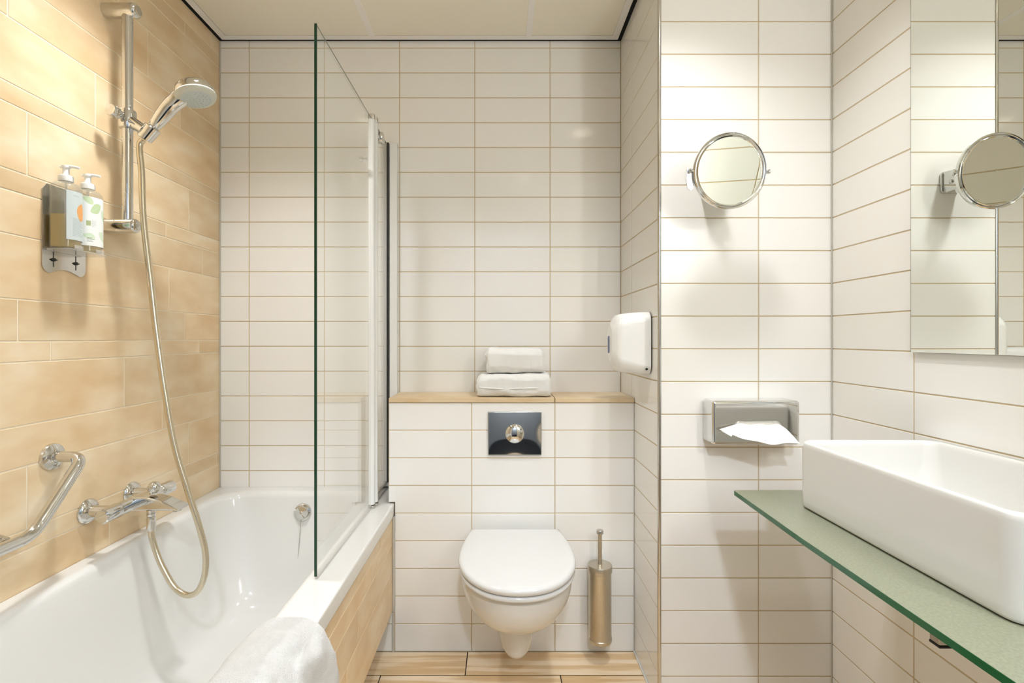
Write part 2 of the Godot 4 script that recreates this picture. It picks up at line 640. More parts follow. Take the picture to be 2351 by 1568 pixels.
	var wf := wall("wall_front", B.new().span(Vector3(XL - 0.1, -0.1, ZR + g), Vector3(x0, 2.5, ZR + 0.1), 0.0).span(Vector3(x1, -0.1, ZR + g), Vector3(XR + 0.1, 2.5, ZR + 0.1), 0.0).span(Vector3(x0, 2.06, ZR + g), Vector3(x1, 2.5, ZR + 0.1), 0.0), M.tan_grout, "white tiled wall around the bathroom doorway")
	for a in [[-XR, -x1], [-x0, -XL]]:
		white_field(wf, Vector3(0, 0, ZR), Vector3.LEFT, joints(-0.2, 0.3027, a[0], a[1]), rows, 8)
	white_field(wf, Vector3(0, 0, ZR), Vector3.LEFT, joints(-0.2, 0.3027, -x1, -x0), [2.06, 2.1, 2.2, 2.3, 2.4], 9)
	wall("trim_2", B.new().span(Vector3(x0, 0, ZR - 0.012), Vector3(x0 + 0.03, 2.06, ZR + 0.112), 0.002).span(Vector3(x1 - 0.03, 0, ZR - 0.012), Vector3(x1, 2.06, ZR + 0.112), 0.002).span(Vector3(x0, 2.03, ZR - 0.012), Vector3(x1, 2.06, ZR + 0.112), 0.002), M.door_frame, "grey steel frame lining the doorway", "door frame")

	# floor: dark joints between long banded tiles
	var fl := wall("floor", B.new().span(Vector3(XL - 0.1, -0.12, ZB - 0.1), Vector3(XR + 0.1, -0.0015, ZR), 0.0), M.dark_joint, "banded beige stone-look tiled floor", "floor")
	var zs := [ZC, -1.652, -1.35, -1.048, -0.746, -0.444, -0.142, ZR]
	var st := [-0.12, 0.2, -0.1, 0.2, -0.1, 0.2, -0.1]
	for j in zs.size() - 1:
		var us := joints(st[j], 0.604, -0.8, XR)
		for i in us.size() - 1:
			tile(fl, "floor_tile", Vector3.ZERO, Vector3.RIGHT, Vector3.FORWARD, us[i], us[i + 1], -zs[j + 1], -zs[j], M["banded_floor_%d" % ((i + j) % 2)], 0.003)

# ------------------------------------------------------------------ ceiling
func build_ceiling() -> void:
	var c := wall("ceiling", B.new().span(Vector3(XL - 0.1, 2.42, ZB - 0.1), Vector3(XR + 0.1, 2.55, ZR + 0.1), 0.0), M.void_black, "suspended ceiling of off-white panels with a black shadow gap", "ceiling")
	var gx := 0.015
	var gz := 0.011
	var x0 := XL + gx
	var x1 := XP - gx
	var zb := ZB + gz
	var aw := 0.026
	# edge angle and bars lie level with the panels
	part("edge_angle", B.new().span(Vector3(x0, YC, zb), Vector3(x1, YC + 0.003, zb + aw), 0.0008), M.ceiling_bar, c)
	part("edge_angle", B.new().span(Vector3(x0, YC, zb + aw), Vector3(x0 + aw, YC + 0.003, ZR - 0.002), 0.0008), M.ceiling_bar, c)
	part("edge_angle", B.new().span(Vector3(x1 - aw, YC, zb + aw), Vector3(x1, YC + 0.003, ZP + gx), 0.0008), M.ceiling_bar, c)
	part("edge_angle", B.new().span(Vector3(x1 - aw, YC, ZP + gx), Vector3(XR - gx, YC + 0.003, ZP + gx + aw), 0.0008), M.ceiling_bar, c)
	part("edge_angle", B.new().span(Vector3(XR - gx - aw, YC, ZP + gx + aw), Vector3(XR - gx, YC + 0.003, ZR - 0.002), 0.0008), M.ceiling_bar, c)
	for q in [[XL, ZB, XP, zb], [XL, zb, x0, ZR], [x1, zb, XP, ZP + gx], [XP, ZP, XR - gx, ZP + gx], [XR - gx, ZP, XR, ZR]]:
		part("shadow_gap", B.new().span(Vector3(q[0], YC + 0.0015, q[1]), Vector3(q[2], YC + 0.02, q[3]), 0.0), M.void_black, c, "black recessed strip")
	var bars := [-0.51, 0.11, 0.73]
	for b in bars:
		var z0: float = zb + aw if b < x1 else ZP + gx + aw
		part("cross_bar", B.new().span(Vector3(b - 0.012, YC - 0.0006, z0), Vector3(b + 0.012, YC + 0.003, ZR - 0.002), 0.0008), M.ceiling_bar, c)
	var edges := [x0 + aw, -0.51, 0.11, x1 - aw, 0.73, XR - gx - aw]
	for k in edges.size() - 1:
		var a: float = edges[k] + (0.0012 if k == 0 else 0.0)
		var e: float = edges[k + 1] - (0.0012 if k == 4 else 0.0)
		var z0 := zb + aw + 0.0015 if k < 3 else ZP + gx + aw + 0.0015
		part("ceiling_panel", B.new().span(Vector3(a, YC + 0.0008, z0), Vector3(e, YC + 0.014, ZR - 0.002), 0.001), M.ceiling_panel, c)
	downlight(Vector3(0.47, YC - 0.0005, -1.09), 0.86, "round recessed downlight in the ceiling in front of the pillar", 64.0)
	downlight(Vector3(-0.75, YC - 0.0005, -1.24), 1.25, "round recessed downlight in the ceiling over the bath", 61.0)
	downlight(Vector3(0.15, YC - 0.0005, -0.3), 0.45, "round recessed downlight in the ceiling near the doorway")
	# upright wall light in the corner beside the doorway, at the end of the basin wall
	var at := Vector3(XR - 0.03, 1.75, 0.0)
	var o := thing("wall_light", at, "upright opal wall light in the corner beside the doorway", "wall light")
	part("back_plate", B.new().span(Vector3(XR - 0.014, 1.46, -0.045), Vector3(XR - 0.0005, 2.04, 0.045), 0.003), M.soft_chrome, o)
	part("lamp_tube", B.new().tube(PackedVector3Array([Vector3(XR - 0.048, 1.515, 0.0), Vector3(XR - 0.048, 1.985, 0.0)]), 0.033, 24), M.opal_glow, o)
	for k in 3:
		var l := OmniLight3D.new()
		l.name = "lamp_light"
		l.light_color = Color(0.98, 0.985, 1.0)
		l.light_energy = 0.092
		l.light_size = 0.03
		l.omni_range = 8.0
		l.omni_attenuation = 2.0
		l.shadow_enabled = true
		l.position = Vector3(-0.018, 0.15 * (k - 1), 0.0)
		o.add_child(l, true)

# ------------------------------------------------------------------ hall behind the doorway, seen only in reflections
func build_hall() -> void:
	var z1 := 1.45
	wall("floor_hall", B.new().span(Vector3(-1.2, -0.12, ZR + 0.001), Vector3(1.2, -0.001, z1 + 0.1), 0.0), M.hall_floor, "dark carpeted floor of the hall beyond the doorway", "floor")
	wall("wall_hall_end", B.new().span(Vector3(-1.2, -0.1, z1), Vector3(1.2, 2.5, z1 + 0.1), 0.0), M.hall_wall, "blue-grey end wall of the hall beyond the doorway")
	wall("wall_hall_left", B.new().span(Vector3(-1.2, -0.1, ZR + 0.1), Vector3(-1.1, 2.5, z1), 0.0), M.hall_door, "dark navy side wall of the hall")
	wall("wall_hall_right", B.new().span(Vector3(1.1, -0.1, ZR + 0.1), Vector3(1.2, 2.5, z1), 0.0), M.hall_wall, "blue-grey side wall of the hall")
	wall("ceiling_hall", B.new().span(Vector3(-1.2, 2.42, ZR + 0.1), Vector3(1.2, 2.52, z1 + 0.1), 0.0), M.cream_paint, "plain ceiling of the hall", "ceiling")
	var at := Vector3(0.1, 2.42, 0.75)
	var t := thing("hall_ceiling_lamp", at, "small opal ceiling lamp in the hall beyond the doorway", "ceiling light")
	part("lamp_globe", B.new().lathe([Vector2(0.0, -0.06), Vector2(0.05, -0.052), Vector2(0.08, -0.03), Vector2(0.09, 0.0), Vector2(0, 0)], Transform3D(Basis.IDENTITY, at), 28), M.lamp_glow, t)
	var l := OmniLight3D.new()
	l.name = "lamp_light"
	l.light_color = Color(0.86, 0.92, 1.0)
	l.light_energy = 1.7
	l.light_size = 0.06
	l.omni_range = 8.0
	l.omni_attenuation = 2.0
	l.shadow_enabled = true
	l.position = Vector3(0, -0.03, 0)
	t.add_child(l)

# ------------------------------------------------------------------ bath
func ring_box(x0: float, x1: float, z0: float, z1: float, r: float, y: float, nc := 10) -> PackedVector3Array:
	var xf := Transform3D(Basis(Vector3.RIGHT, Vector3.FORWARD, Vector3.UP), Vector3((x0 + x1) / 2, y, (z0 + z1) / 2))
	return B.rrect(xf, x1 - x0, absf(z1 - z0), r, 0.0, nc)

func build_bath() -> void:
	var xo := -0.386
	var zo := -0.27
	var t := thing("bathtub", Vector3((XL + xo) / 2, 0.0, (ZB + zo) / 2), "glossy white built-in bathtub along the beige wall", "bathtub")
	var r := []
	var e := 0.0015
	r.append(ring_box(XL + e, xo - 0.004, ZB + e, zo, 0.004, 0.49))
	r.append(ring_box(XL + e, xo, ZB + e, zo, 0.004, 0.494))
	r.append(ring_box(XL + e, xo, ZB + e, zo, 0.004, 0.528))
	r.append(ring_box(XL + e, xo - 0.002, ZB + e, zo, 0.005, 0.533))
	r.append(ring_box(XL + e, xo - 0.007, ZB + e, zo, 0.006, 0.535))
	# flat rim, then a soft roll into the well
	r.append(ring_box(-1.09, -0.474, -1.93, -0.36, 0.1, 0.535))
	r.append(ring_box(-1.083, -0.48, -1.922, -0.366, 0.1, 0.5342))
	r.append(ring_box(-1.075, -0.487, -1.914, -0.374, 0.1, 0.531))
	r.append(ring_box(-1.069, -0.493, -1.908, -0.38, 0.1, 0.525))
	r.append(ring_box(-1.065, -0.497, -1.904, -0.385, 0.1, 0.515))
	r.append(ring_box(-1.058, -0.504, -1.897, -0.4, 0.105, 0.48))
	r.append(ring_box(-1.048, -0.515, -1.885, -0.45, 0.11, 0.42))
	r.append(ring_box(-1.036, -0.528, -1.868, -0.54, 0.12, 0.34))
	r.append(ring_box(-1.022, -0.543, -1.848, -0.65, 0.13, 0.26))
	r.append(ring_box(-1.008, -0.558, -1.828, -0.74, 0.14, 0.2))
	r.append(ring_box(-0.992, -0.574, -1.808, -0.8, 0.14, 0.165))
	r.append(ring_box(-0.97, -0.596, -1.784, -0.845, 0.135, 0.142))
	r.append(ring_box(-0.94, -0.626, -1.752, -0.89, 0.125, 0.13))
	r.append(ring_box(-0.9, -0.666, -1.71, -0.94, 0.1, 0.124))
	r.append(ring_box(-0.8, -0.766, -1.6, -1.05, 0.015, 0.12))
	var b := B.new().grid(r, true, true)
	b.fan(r[-1], Vector3.UP)
	part("tub_shell", b, M.acrylic, t)
	# overflow with its rosette, and the plug chain
	var oc := Vector3(-0.7626, 0.463, -1.8935)
	var ax := turned(Vector3(0, 0.17, 0.985), oc)
	var ov := part("overflow_rosette", B.new().lathe([Vector2(0.0, 0.0), Vector2(0.0335, 0.0), Vector2(0.0335, 0.004), Vector2(0.031, 0.008), Vector2(0.026, 0.0095), Vector2(0.0245, 0.0085), Vector2(0.0245, 0.016), Vector2(0.023, 0.0185), Vector2(0.0, 0.0195)], ax, 36), M.chrome, t, "chrome overflow rosette")
	part("screw", B.new().lathe([Vector2(0.0, 0.018), Vector2(0.0055, 0.018), Vector2(0.0055, 0.0205), Vector2(0.004, 0.0215), Vector2(0.0, 0.0215)], ax, 16), M.brushed_steel, ov)
	var ch := PackedVector3Array()
	var rad := PackedFloat32Array()
	var a0 := oc + Vector3(-0.003, -0.028, 0.016)
	for k in 121:
		var s := k / 120.0
		ch.append(a0 + Vector3(-0.006 * s, -0.298 * s, 0.045 * s * s + 0.02 * s))
		rad.append(0.0016 if k % 2 else 0.0009)
	part("plug_chain", B.new().tube(ch, rad, 6), M.soft_chrome, t, "thin ball chain")
	part("plug", B.new().lathe([Vector2(0, 0.0), Vector2(0.024, 0.0), Vector2(0.024, 0.006), Vector2(0.018, 0.01), Vector2(0, 0.011)], Transform3D(Basis.IDENTITY, Vector3(-0.772, 0.1335, -1.775)), 24), M.chrome, t)

	# tiled panel under the rim, with an open toe space below
	var g := 0.0012
	var xa := -0.392
	var ap := wall("wall_bath_panel", B.new().span(Vector3(xa - 0.03, 0.145, ZC), Vector3(xa - g, 0.489, -0.25), 0.0), M.cream_grout, "low beige tiled panel closing the side of the bath")
	var ys := [0.145, 0.293, 0.39, 0.447, 0.487]
	var st := [1.25, 1.35, 1.485, 1.6]
	for j in 4:
		var us := joints(st[j], 0.602, 0.25, -ZC)
		for i in us.size() - 1:
			tile(ap, "beige_tile", Vector3(xa, 0, 0), Vector3(0, 0, -1), Vector3.UP, us[i], us[i + 1], ys[j], ys[j + 1], M["beige_stone_%d" % ((i * 2 + j) % 4)], 0.0025)
	part("sealant", B.new().span(Vector3(xa - 0.01, 0.4835, ZC + 0.003), Vector3(xa + 0.0015, 0.4893, -0.25), 0.001), M.silicone, ap)

# ------------------------------------------------------------------ folding glass screen
func build_screen() -> void:
	var x := -0.458
	var y0 := 0.541
	var y1 := 1.911
	var za := -1.2135     # free edge
	var zh := -1.722      # hinge
	var zw := ZB + 0.002
	var t := thing("shower_screen", Vector3(x, 0.535, (za + zw) / 2), "two-panel folding clear glass screen standing on the bath rim", "shower screen")
	var p1 := part("glass_panel", B.new().span(Vector3(x - 0.003, y0 + 0.006, za - 0.0015), Vector3(x + 0.003, y1 - 0.0015, zh + 0.002), 0.0004), M.clear_glass, t)
	part("polished_edge", B.new().span(Vector3(x - 0.0036, y0 + 0.002, za - 0.002), Vector3(x + 0.0036, y1, za), 0.001), M.glass_edge, p1, "dark green edge of the glass")
	part("top_edge", B.new().span(Vector3(x - 0.0016, y1 - 0.0015, za - 0.002), Vector3(x + 0.0016, y1, zh), 0.0004), M.glass_top_edge, p1)
	part("bottom_seal", B.new().span(Vector3(x - 0.004, y0 - 0.006, za - 0.004), Vector3(x + 0.004, y0 + 0.008, zh), 0.001), M.clear_plastic, p1)
	var p2 := part("glass_panel", B.new().span(Vector3(x - 0.003, y0 + 0.022, zh - 0.05), Vector3(x + 0.003, y1 - 0.0015, zw + 0.018), 0.0004), M.clear_glass, t)
	part("top_edge", B.new().span(Vector3(x - 0.003, y1 - 0.0015, zh - 0.05), Vector3(x + 0.003, y1, zw + 0.018), 0.0004), M.glass_top_edge, p2)
	part("bottom_rail", B.new().span(Vector3(x - 0.006, y0 - 0.004, zh - 0.05), Vector3(x + 0.006, y0 + 0.022, zw), 0.002), M.soft_chrome, p2)
	part("black_seal", B.new().span(Vector3(x + 0.004, y0 + 0.02, zw + 0.016), Vector3(x + 0.0125, y1, zw + 0.022), 0.001), M.black_seal, p2)
	# hinge of two upright white profiles with chrome caps
	for k in 2:
		var zc: float = zh - 0.012 - 0.026 * k
		var pr := part("hinge_profile", B.new().pillow(Transform3D(Basis(Vector3.RIGHT, Vector3.FORWARD, Vector3.UP), Vector3(x + 0.002 + 0.004 * k, (y0 + y1) / 2, zc)), 0.022, 0.0235, y1 - y0 - 0.014, 0.008, 0.001, 2, 5), M.white_plastic, t)
		part("end_cap", B.new().pillow(Transform3D(Basis(Vector3.RIGHT, Vector3.FORWARD, Vector3.UP), Vector3(x + 0.002 + 0.004 * k, y1 + 0.001, zc)), 0.026, 0.0262, 0.02, 0.009, 0.003, 3, 5), M.chrome, pr, "chrome cap")
		part("hinge_foot", B.new().pillow(Transform3D(Basis(Vector3.RIGHT, Vector3.FORWARD, Vector3.UP), Vector3(x + 0.002 + 0.004 * k, 0.5395, zc)), 0.026, 0.0262, 0.009, 0.009, 0.002, 3, 5), M.soft_chrome, pr)
	part("wall_profile", B.new().span(Vector3(x + 0.0145, y0, ZB + 0.001), Vector3(x + 0.045, y1, ZB + 0.02), 0.002).span(Vector3(x - 0.012, y0, ZB + 0.001), Vector3(x + 0.0145, y1, ZB + 0.014), 0.002), M.white_plastic, t)
	var dk := turned(Vector3(1, 0, 0), Vector3(x + 0.003, 1.891, -1.862))
	part("clamp_disc", B.new().lathe([Vector2(0, -0.016), Vector2(0.021, -0.016), Vector2(0.022, -0.013), Vector2(0.022, -0.006), Vector2(0, -0.006)], dk, 28).lathe([Vector2(0, 0.0), Vector2(0.022, 0.0), Vector2(0.022, 0.007), Vector2(0.02, 0.01), Vector2(0, 0.011)], dk, 28), M.chrome, t)
	part("pull_knob", B.new().lathe([Vector2(0, 0.0), Vector2(0.0055, 0.0), Vector2(0.0055, 0.012), Vector2(0.009, 0.015), Vector2(0.009, 0.024), Vector2(0.007, 0.026), Vector2(0, 0.026)], turned(Vector3(-1, 0, 0), Vector3(x - 0.003, 1.749, -1.69)), 20), M.chrome, t)

# ------------------------------------------------------------------ toilet
# D-shaped outline seen from above: flat at the wall, round towards the room
func d_outline(cx: float, zb: float, wb: float, wm: float, zm: float, zf: float, y: float, inset := 0.0, nn := 20) -> PackedVector3Array:
	var out := PackedVector3Array()
	var half := []
	for k in 7:
		var s := k / 6.0
		half.append(Vector2(lerpf(wb, wm, sin(s * PI / 2)), zm * s))
	for k in range(1, nn + 1):
		var a := PI / 2 * k / nn
		half.append(Vector2(wm * pow(cos(a), 0.92) if k < nn else 0.0, zm + (zf - zm) * pow(sin(a), 0.96)))
	var pts := []
	for h in half:
		pts.append(h)
	var mir := []
	for k in range(half.size() - 2, -1, -1):
		mir.append(Vector2(-half[k].x, half[k].y))
	pts.append_array(mir)
	var c := Vector2(0, zm * 0.8)
	for p in pts:
		var d: Vector2 = p - c
		var q: Vector2 = c + d * (1.0 - inset / d.length())
		out.append(Vector3(cx + q.x, y, zb + q.y))
	return out

func build_toilet() -> void:
	var cx := 0.05
	var t := thing("toilet", Vector3(cx, 0.1, ZC), "white wall-hung toilet with closed lid below the flush plate", "toilet")
	# bowl: outlines stacked from the rim down
	var zb := ZC + 0.0005
	var r := []
	for a in [[0.416, 0.150, 0.168, 0.20, 0.425], [0.41, 0.154, 0.174, 0.20, 0.432], [0.395, 0.155, 0.175, 0.20, 0.434], [0.37, 0.153, 0.173, 0.20, 0.43], [0.34, 0.148, 0.166, 0.195, 0.418], [0.31, 0.138, 0.153, 0.19, 0.398], [0.285, 0.126, 0.137, 0.18, 0.37], [0.263, 0.11, 0.117, 0.17, 0.335], [0.246, 0.092, 0.095, 0.15, 0.295], [0.238, 0.07, 0.07, 0.12, 0.24]]:
		r.append(d_outline(cx, zb, a[1], a[2], a[3], a[4], a[0]))
	var b := B.new().grid(r, true, true)
	b.fan(r[0], Vector3.UP)
	b.fan(r[-1], Vector3.DOWN)
	part("bowl", b, M.ceramic, t)
	r = []
	for a in [[0.27, 0.062, 0.062, 0.12, 0.235], [0.24, 0.062, 0.062, 0.12, 0.235], [0.2, 0.062, 0.062, 0.12, 0.234], [0.16, 0.06, 0.06, 0.12, 0.232], [0.132, 0.055, 0.055, 0.115, 0.226], [0.115, 0.047, 0.047, 0.11, 0.216], [0.104, 0.034, 0.034, 0.1, 0.196], [0.099, 0.016, 0.016, 0.07, 0.15]]:
		r.append(d_outline(cx, zb, a[1], a[2], a[3], a[4], a[0], 0.0, 12))
	b = B.new().grid(r, true, true)
	b.fan(r[-1], Vector3.DOWN)
	part("trap_cover", b, M.ceramic, t)
	for a in [["seat", 0.4175, 0.016, 0.0025, 0.004], ["lid", 0.435, 0.024, 0.0, 0.008]]:
		r = []
		var y: float = a[1]
		var h: float = a[2]
		var f: float = a[4]
		for k in [[0.012, 0.0], [f * 0.4 + 0.002, 0.001], [0.001, h * 0.25], [0.0, h * 0.45], [0.001, h * 0.62], [f * 0.45, h * 0.82], [f * 1.3, h * 0.93], [f * 3.0, h * 0.985], [0.06, h], [0.12, h * 1.02]]:
			r.append(d_outline(cx, ZC + 0.03, 0.157, 0.182, 0.2, 0.428, y + k[1], k[0] + a[3]))
		b = B.new().grid(r, true, false)
		b.fan(r[0], Vector3.DOWN)
		b.fan(r[-1], Vector3.UP)
		part(a[0], b, M.seat_plastic, t)
	for s in [-1, 1]:
		part("hinge", B.new().tube(PackedVector3Array([Vector3(cx + s * 0.1, 0.432, ZC + 0.022), Vector3(cx + s * 0.055, 0.432, ZC + 0.022)]), 0.009, 14).span(Vector3(cx + s * 0.07, 0.414, ZC + 0.012), Vector3(cx + s * 0.085, 0.43, ZC + 0.034), 0.002), M.chrome, t)

	# flush plate: softly cushioned chrome with a domed button
	var pc := Vector3(0.05, 0.790, ZC)
	var w := 0.1935
	var h2 := 0.157
	var fp := thing("flush_plate", pc, "chrome flush plate with round domed button above the toilet", "flush plate")
	part("frame", B.new().pillow(Transform3D(Basis.IDENTITY, pc + Vector3(0, 0, 0.0045)), w, h2, 0.008, 0.003, 0.002, 3, 4), M.soft_chrome, fp)
	var rows := []
	for j in 25:
		var row := PackedVector3Array()
		for i in 33:
			var u := i / 32.0 * 2 - 1
			var vv := j / 24.0 * 2 - 1
			row.append(pc + Vector3(u * (w / 2 - 0.003), vv * (h2 / 2 - 0.0035), 0.0087 + 0.0029 * (1 - u * u) * (1 - vv * vv)))
		rows.append(row)
	part("cushion_panel", B.new().grid(rows, false, false), M.chrome, fp)
	var dome := []
	dome.append(Vector2(0.0, 0.004))
	dome.append(Vector2(0.0345, 0.004))
	for k in 11:
		var a := PI / 2 * k / 10
		dome.append(Vector2(0.0345 * cos(a), 0.0105 + 0.014 * sin(a)))
	part("push_button", B.new().lathe(dome, turned(Vector3(0, 0, 1), pc), 40), M.chrome, fp)

# ------------------------------------------------------------------ basin on its glass shelf
func build_basin() -> void:
	var ys := 0.744
	var th := 0.0115
	var sh := thing("glass_shelf", Vector3(0.8, ys - th, -0.75), "frosted greenish glass shelf carrying the white basin", "shelf")
	var poly := PackedVector2Array([Vector2(XR - 0.001, 1.2575), Vector2(0.599, 1.2575), Vector2(0.595, 1.252), Vector2(0.5845, 0.95), Vector2(0.581, 0.6), Vector2(0.58, 0.2), Vector2(XR - 0.001, 0.2)])
	# local x stays x, local y runs along -z, so local z points up
	var xf := Transform3D(Basis(Vector3.RIGHT, Vector3.FORWARD, Vector3.UP), Vector3(0, ys - th, 0))
	part("glass_sheet", B.new().prism(poly, xf, th), M.frosted_glass, sh)
	# polished green edge, a hair proud of the frosted faces
	var edge := B.new()
	for k in range(1, 5):
		var p := poly[k]
		var q := poly[k + 1]
		var d := (q - p).normalized()
		var nn := Vector2(d.y, -d.x) * -1.0
		if nn.x > 0.2:
			nn = -nn
		var e := PackedVector2Array([p, q, q + nn * 0.0006, p + nn * 0.0006])
		edge.prism(e, Transform3D(xf.basis, Vector3(0, ys - th + 0.0004, 0)), th - 0.0008)
	part("green_edge", edge, M.green_edge, sh, "dark green polished front edge")
	# bracket screwed to the wall under the shelf
	var br := thing("shelf_bracket", Vector3(0.9, 0.566, -0.907), "small square steel bracket under the glass shelf", "bracket")
	part("arm", B.new().span(Vector3(0.80, 0.571, -0.918), Vector3(XR - 0.0005, ys - th - 0.001, -0.896), 0.0015), M.soft_chrome, br)
	part("foot_pad", B.new().span(Vector3(0.7995, 0.566, -0.9185), Vector3(XR - 0.0005, 0.571, -0.8955), 0.001), M.black, br, "black underside")

	# rectangular vessel basin with thin walls and a hollow well
	var x0 := 0.691
	var x1 := XR - 0.002
	var z0 := -1.148
	var z1 := -0.652
	var yb := ys + 0.001
	var yt := 0.896
	var t := thing("washbasin", Vector3((x0 + x1) / 2, ys, (z0 + z1) / 2), "white rectangular ceramic vessel basin on the glass shelf", "basin")
	var r := []
	for a in [[0.05, yb + 0.0004, 0.01], [0.007, yb + 0.0004, 0.02], [0.003, yb + 0.002, 0.026], [0.0005, yb + 0.007, 0.03], [0.0, yb + 0.02, 0.03], [0.0, yt - 0.012, 0.03], [0.0006, yt - 0.005, 0.03], [0.0025, yt - 0.0015, 0.03], [0.006, yt, 0.028], [0.010, yt - 0.0008, 0.026], [0.0135, yt - 0.004, 0.024], [0.0155, yt - 0.012, 0.024], [0.019, yt - 0.05, 0.028], [0.024, yt - 0.09, 0.034], [0.034, yt - 0.108, 0.036], [0.05, yt - 0.115, 0.03], [0.12, yt - 0.12, 0.012]]:
		r.append(ring_box(x0 + a[0], x1 - a[0], z0 + a[0], z1 - a[0], a[2], a[1], 6))
	var b := B.new().grid(r, true, true)
	b.fan(r[0], Vector3.DOWN)
	b.fan(r[-1], Vector3.UP)
	part("bowl", b, M.ceramic, t)
	part("drain", B.new().lathe([Vector2(0, 0.0), Vector2(0.026, 0.0), Vector2(0.026, 0.003), Vector2(0.022, 0.005), Vector2(0, 0.006)], Transform3D(Basis.IDENTITY, Vector3((x0 + x1) / 2, yt - 0.12, (z0 + z1) / 2)), 28), M.chrome, t)

# ------------------------------------------------------------------ mirrors
func build_mirrors() -> void:
	var z0 := -1.1987
	var y0 := 1.0985
	var t := thing("wall_mirror", Vector3(XR, y0, -0.7), "large frameless wall mirror with dark edge above the basin", "mirror")
	part("backing", B.new().span(Vector3(XR - 0.0085, y0 + 0.001, z0 + 0.0015), Vector3(XR - 0.0005, 2.12, -0.2), 0.0005), M.mirror_edge, t, "dark mirror edge")
	part("glass", B.new().span(Vector3(XR - 0.0115, y0, z0 + 0.001), Vector3(XR - 0.0086, 2.121, -0.199), 0.0006), M.mirror, t)
	part("edge_strip", B.new().span(Vector3(XR - 0.0112, y0 + 0.0005, z0), Vector3(XR - 0.0005, 2.12, z0 + 0.0009), 0.0002), M.mirror_edge, t)

	# round magnifying mirror on a swivel bracket
	var c := Vector3(0.632, 1.594, -1.358)
	var n := Vector3(0.042, -0.12, 0.99).normalized()
	var ax := turned(n, c)
	var m := thing("magnifying_mirror", Vector3(0.61, 1.6, ZP), "round chrome-rimmed shaving mirror mounted on the pillar", "mirror")
	var rim := B.new()
	rim.lathe([Vector2(0.0, -0.012), Vector2(0.085, -0.014), Vector2(0.096, -0.012), Vector2(0.1015, -0.007), Vector2(0.103, -0.001), Vector2(0.1025, 0.004), Vector2(0.1, 0.0065), Vector2(0.0975, 0.0055), Vector2(0.0965, 0.004), Vector2(0.0955, 0.0055), Vector2(0.0935, 0.007), Vector2(0.091, 0.006), Vector2(0.09, 0.003)], ax, 64)
	part("rim", rim, M.chrome, m)
	var face := [Vector2(0.0, 0.0005)]
	face = []
	for k in 13:
		var rr := 0.0905 * (12 - k) / 12.0
		face.append(Vector2(rr, 0.0034 - 0.0012 * (1.0 - pow(rr / 0.0905, 2.0))))
	part("looking_glass", B.new().lathe(face, ax, 64, 0.5), M.mirror, m, "slightly hollow mirror disc")
	var side := ax.basis.x if absf(ax.basis.x.x) > absf(ax.basis.z.x) else ax.basis.z
	side = (Vector3.RIGHT - n * Vector3.RIGHT.dot(n)).normalized()
	for s in [-1.0, 1.0]:
		var p0: Vector3 = c + side * s * 0.1
		part("pivot_knob", B.new().lathe([Vector2(0, 0), Vector2(0.0045, 0), Vector2(0.0045, 0.004), Vector2(0.0032, 0.005), Vector2(0.0032, 0.008), Vector2(0.006, 0.009), Vector2(0.0065, 0.012), Vector2(0.005, 0.0145), Vector2(0, 0.015)], turned(side * s, p0), 18), M.chrome, m)
	# half-hoop fork behind the disc
	var hoop := PackedVector3Array()
	for k in 25:
		var a := PI * k / 24
		hoop.append(c + side * cos(a) * 0.108 + n.cross(side) * 0.0 + (-n) * (0.002 + sin(a) * 0.03) + Vector3.DOWN * sin(a) * 0.012)
	var tab := c - side * 0.109 - n * 0.008
	part("fork_tab", B.new().prism(PackedVector2Array([Vector2(-0.009, 0.006), Vector2(-0.010, -0.02), Vector2(-0.005, -0.045), Vector2(0.004, -0.052), Vector2(0.011, -0.046), Vector2(0.011, 0.006)]), Transform3D(Basis(side, n.cross(side), n), tab), 0.004), M.soft_chrome, m)
	part("fork", B.new().tube(hoop, 0.0035, 10), M.chrome, m)
	# wall bracket
	var by := 1.606
	var bk := part("wall_bracket", B.new().pillow(Transform3D(Basis.IDENTITY, Vector3(0.632, by, ZP + 0.004)), 0.056, 0.066, 0.007, 0.012, 0.002, 3, 6), M.chrome, m)
	part("wedge", B.new().prism(PackedVector2Array([Vector2(0, -0.033), Vector2(0.045, -0.033), Vector2(0.075, -0.012), Vector2(0.085, 0.012), Vector2(0.05, 0.026), Vector2(0.0, 0.031)]), Transform3D(Basis(Vector3(0, 0, 1), Vector3.UP, Vector3(-1, 0, 0)), Vector3(0.655, by, ZP + 0.007)), 0.046), M.chrome, bk)
	part("screw", B.new().lathe([Vector2(0, 0), Vector2(0.006, 0), Vector2(0.006, 0.002), Vector2(0.004, 0.0042), Vector2(0, 0.0045)], turned(Vector3(1, 0, 0), Vector3(0.655, by - 0.006, ZP + 0.035)), 18), M.soft_chrome, bk)
	part("neck", B.new().tube(PackedVector3Array([Vector3(0.63, by + 0.0, ZP + 0.07), c - n * 0.02 + Vector3(0, -0.002, 0)]), 0.009, 16), M.chrome, m)

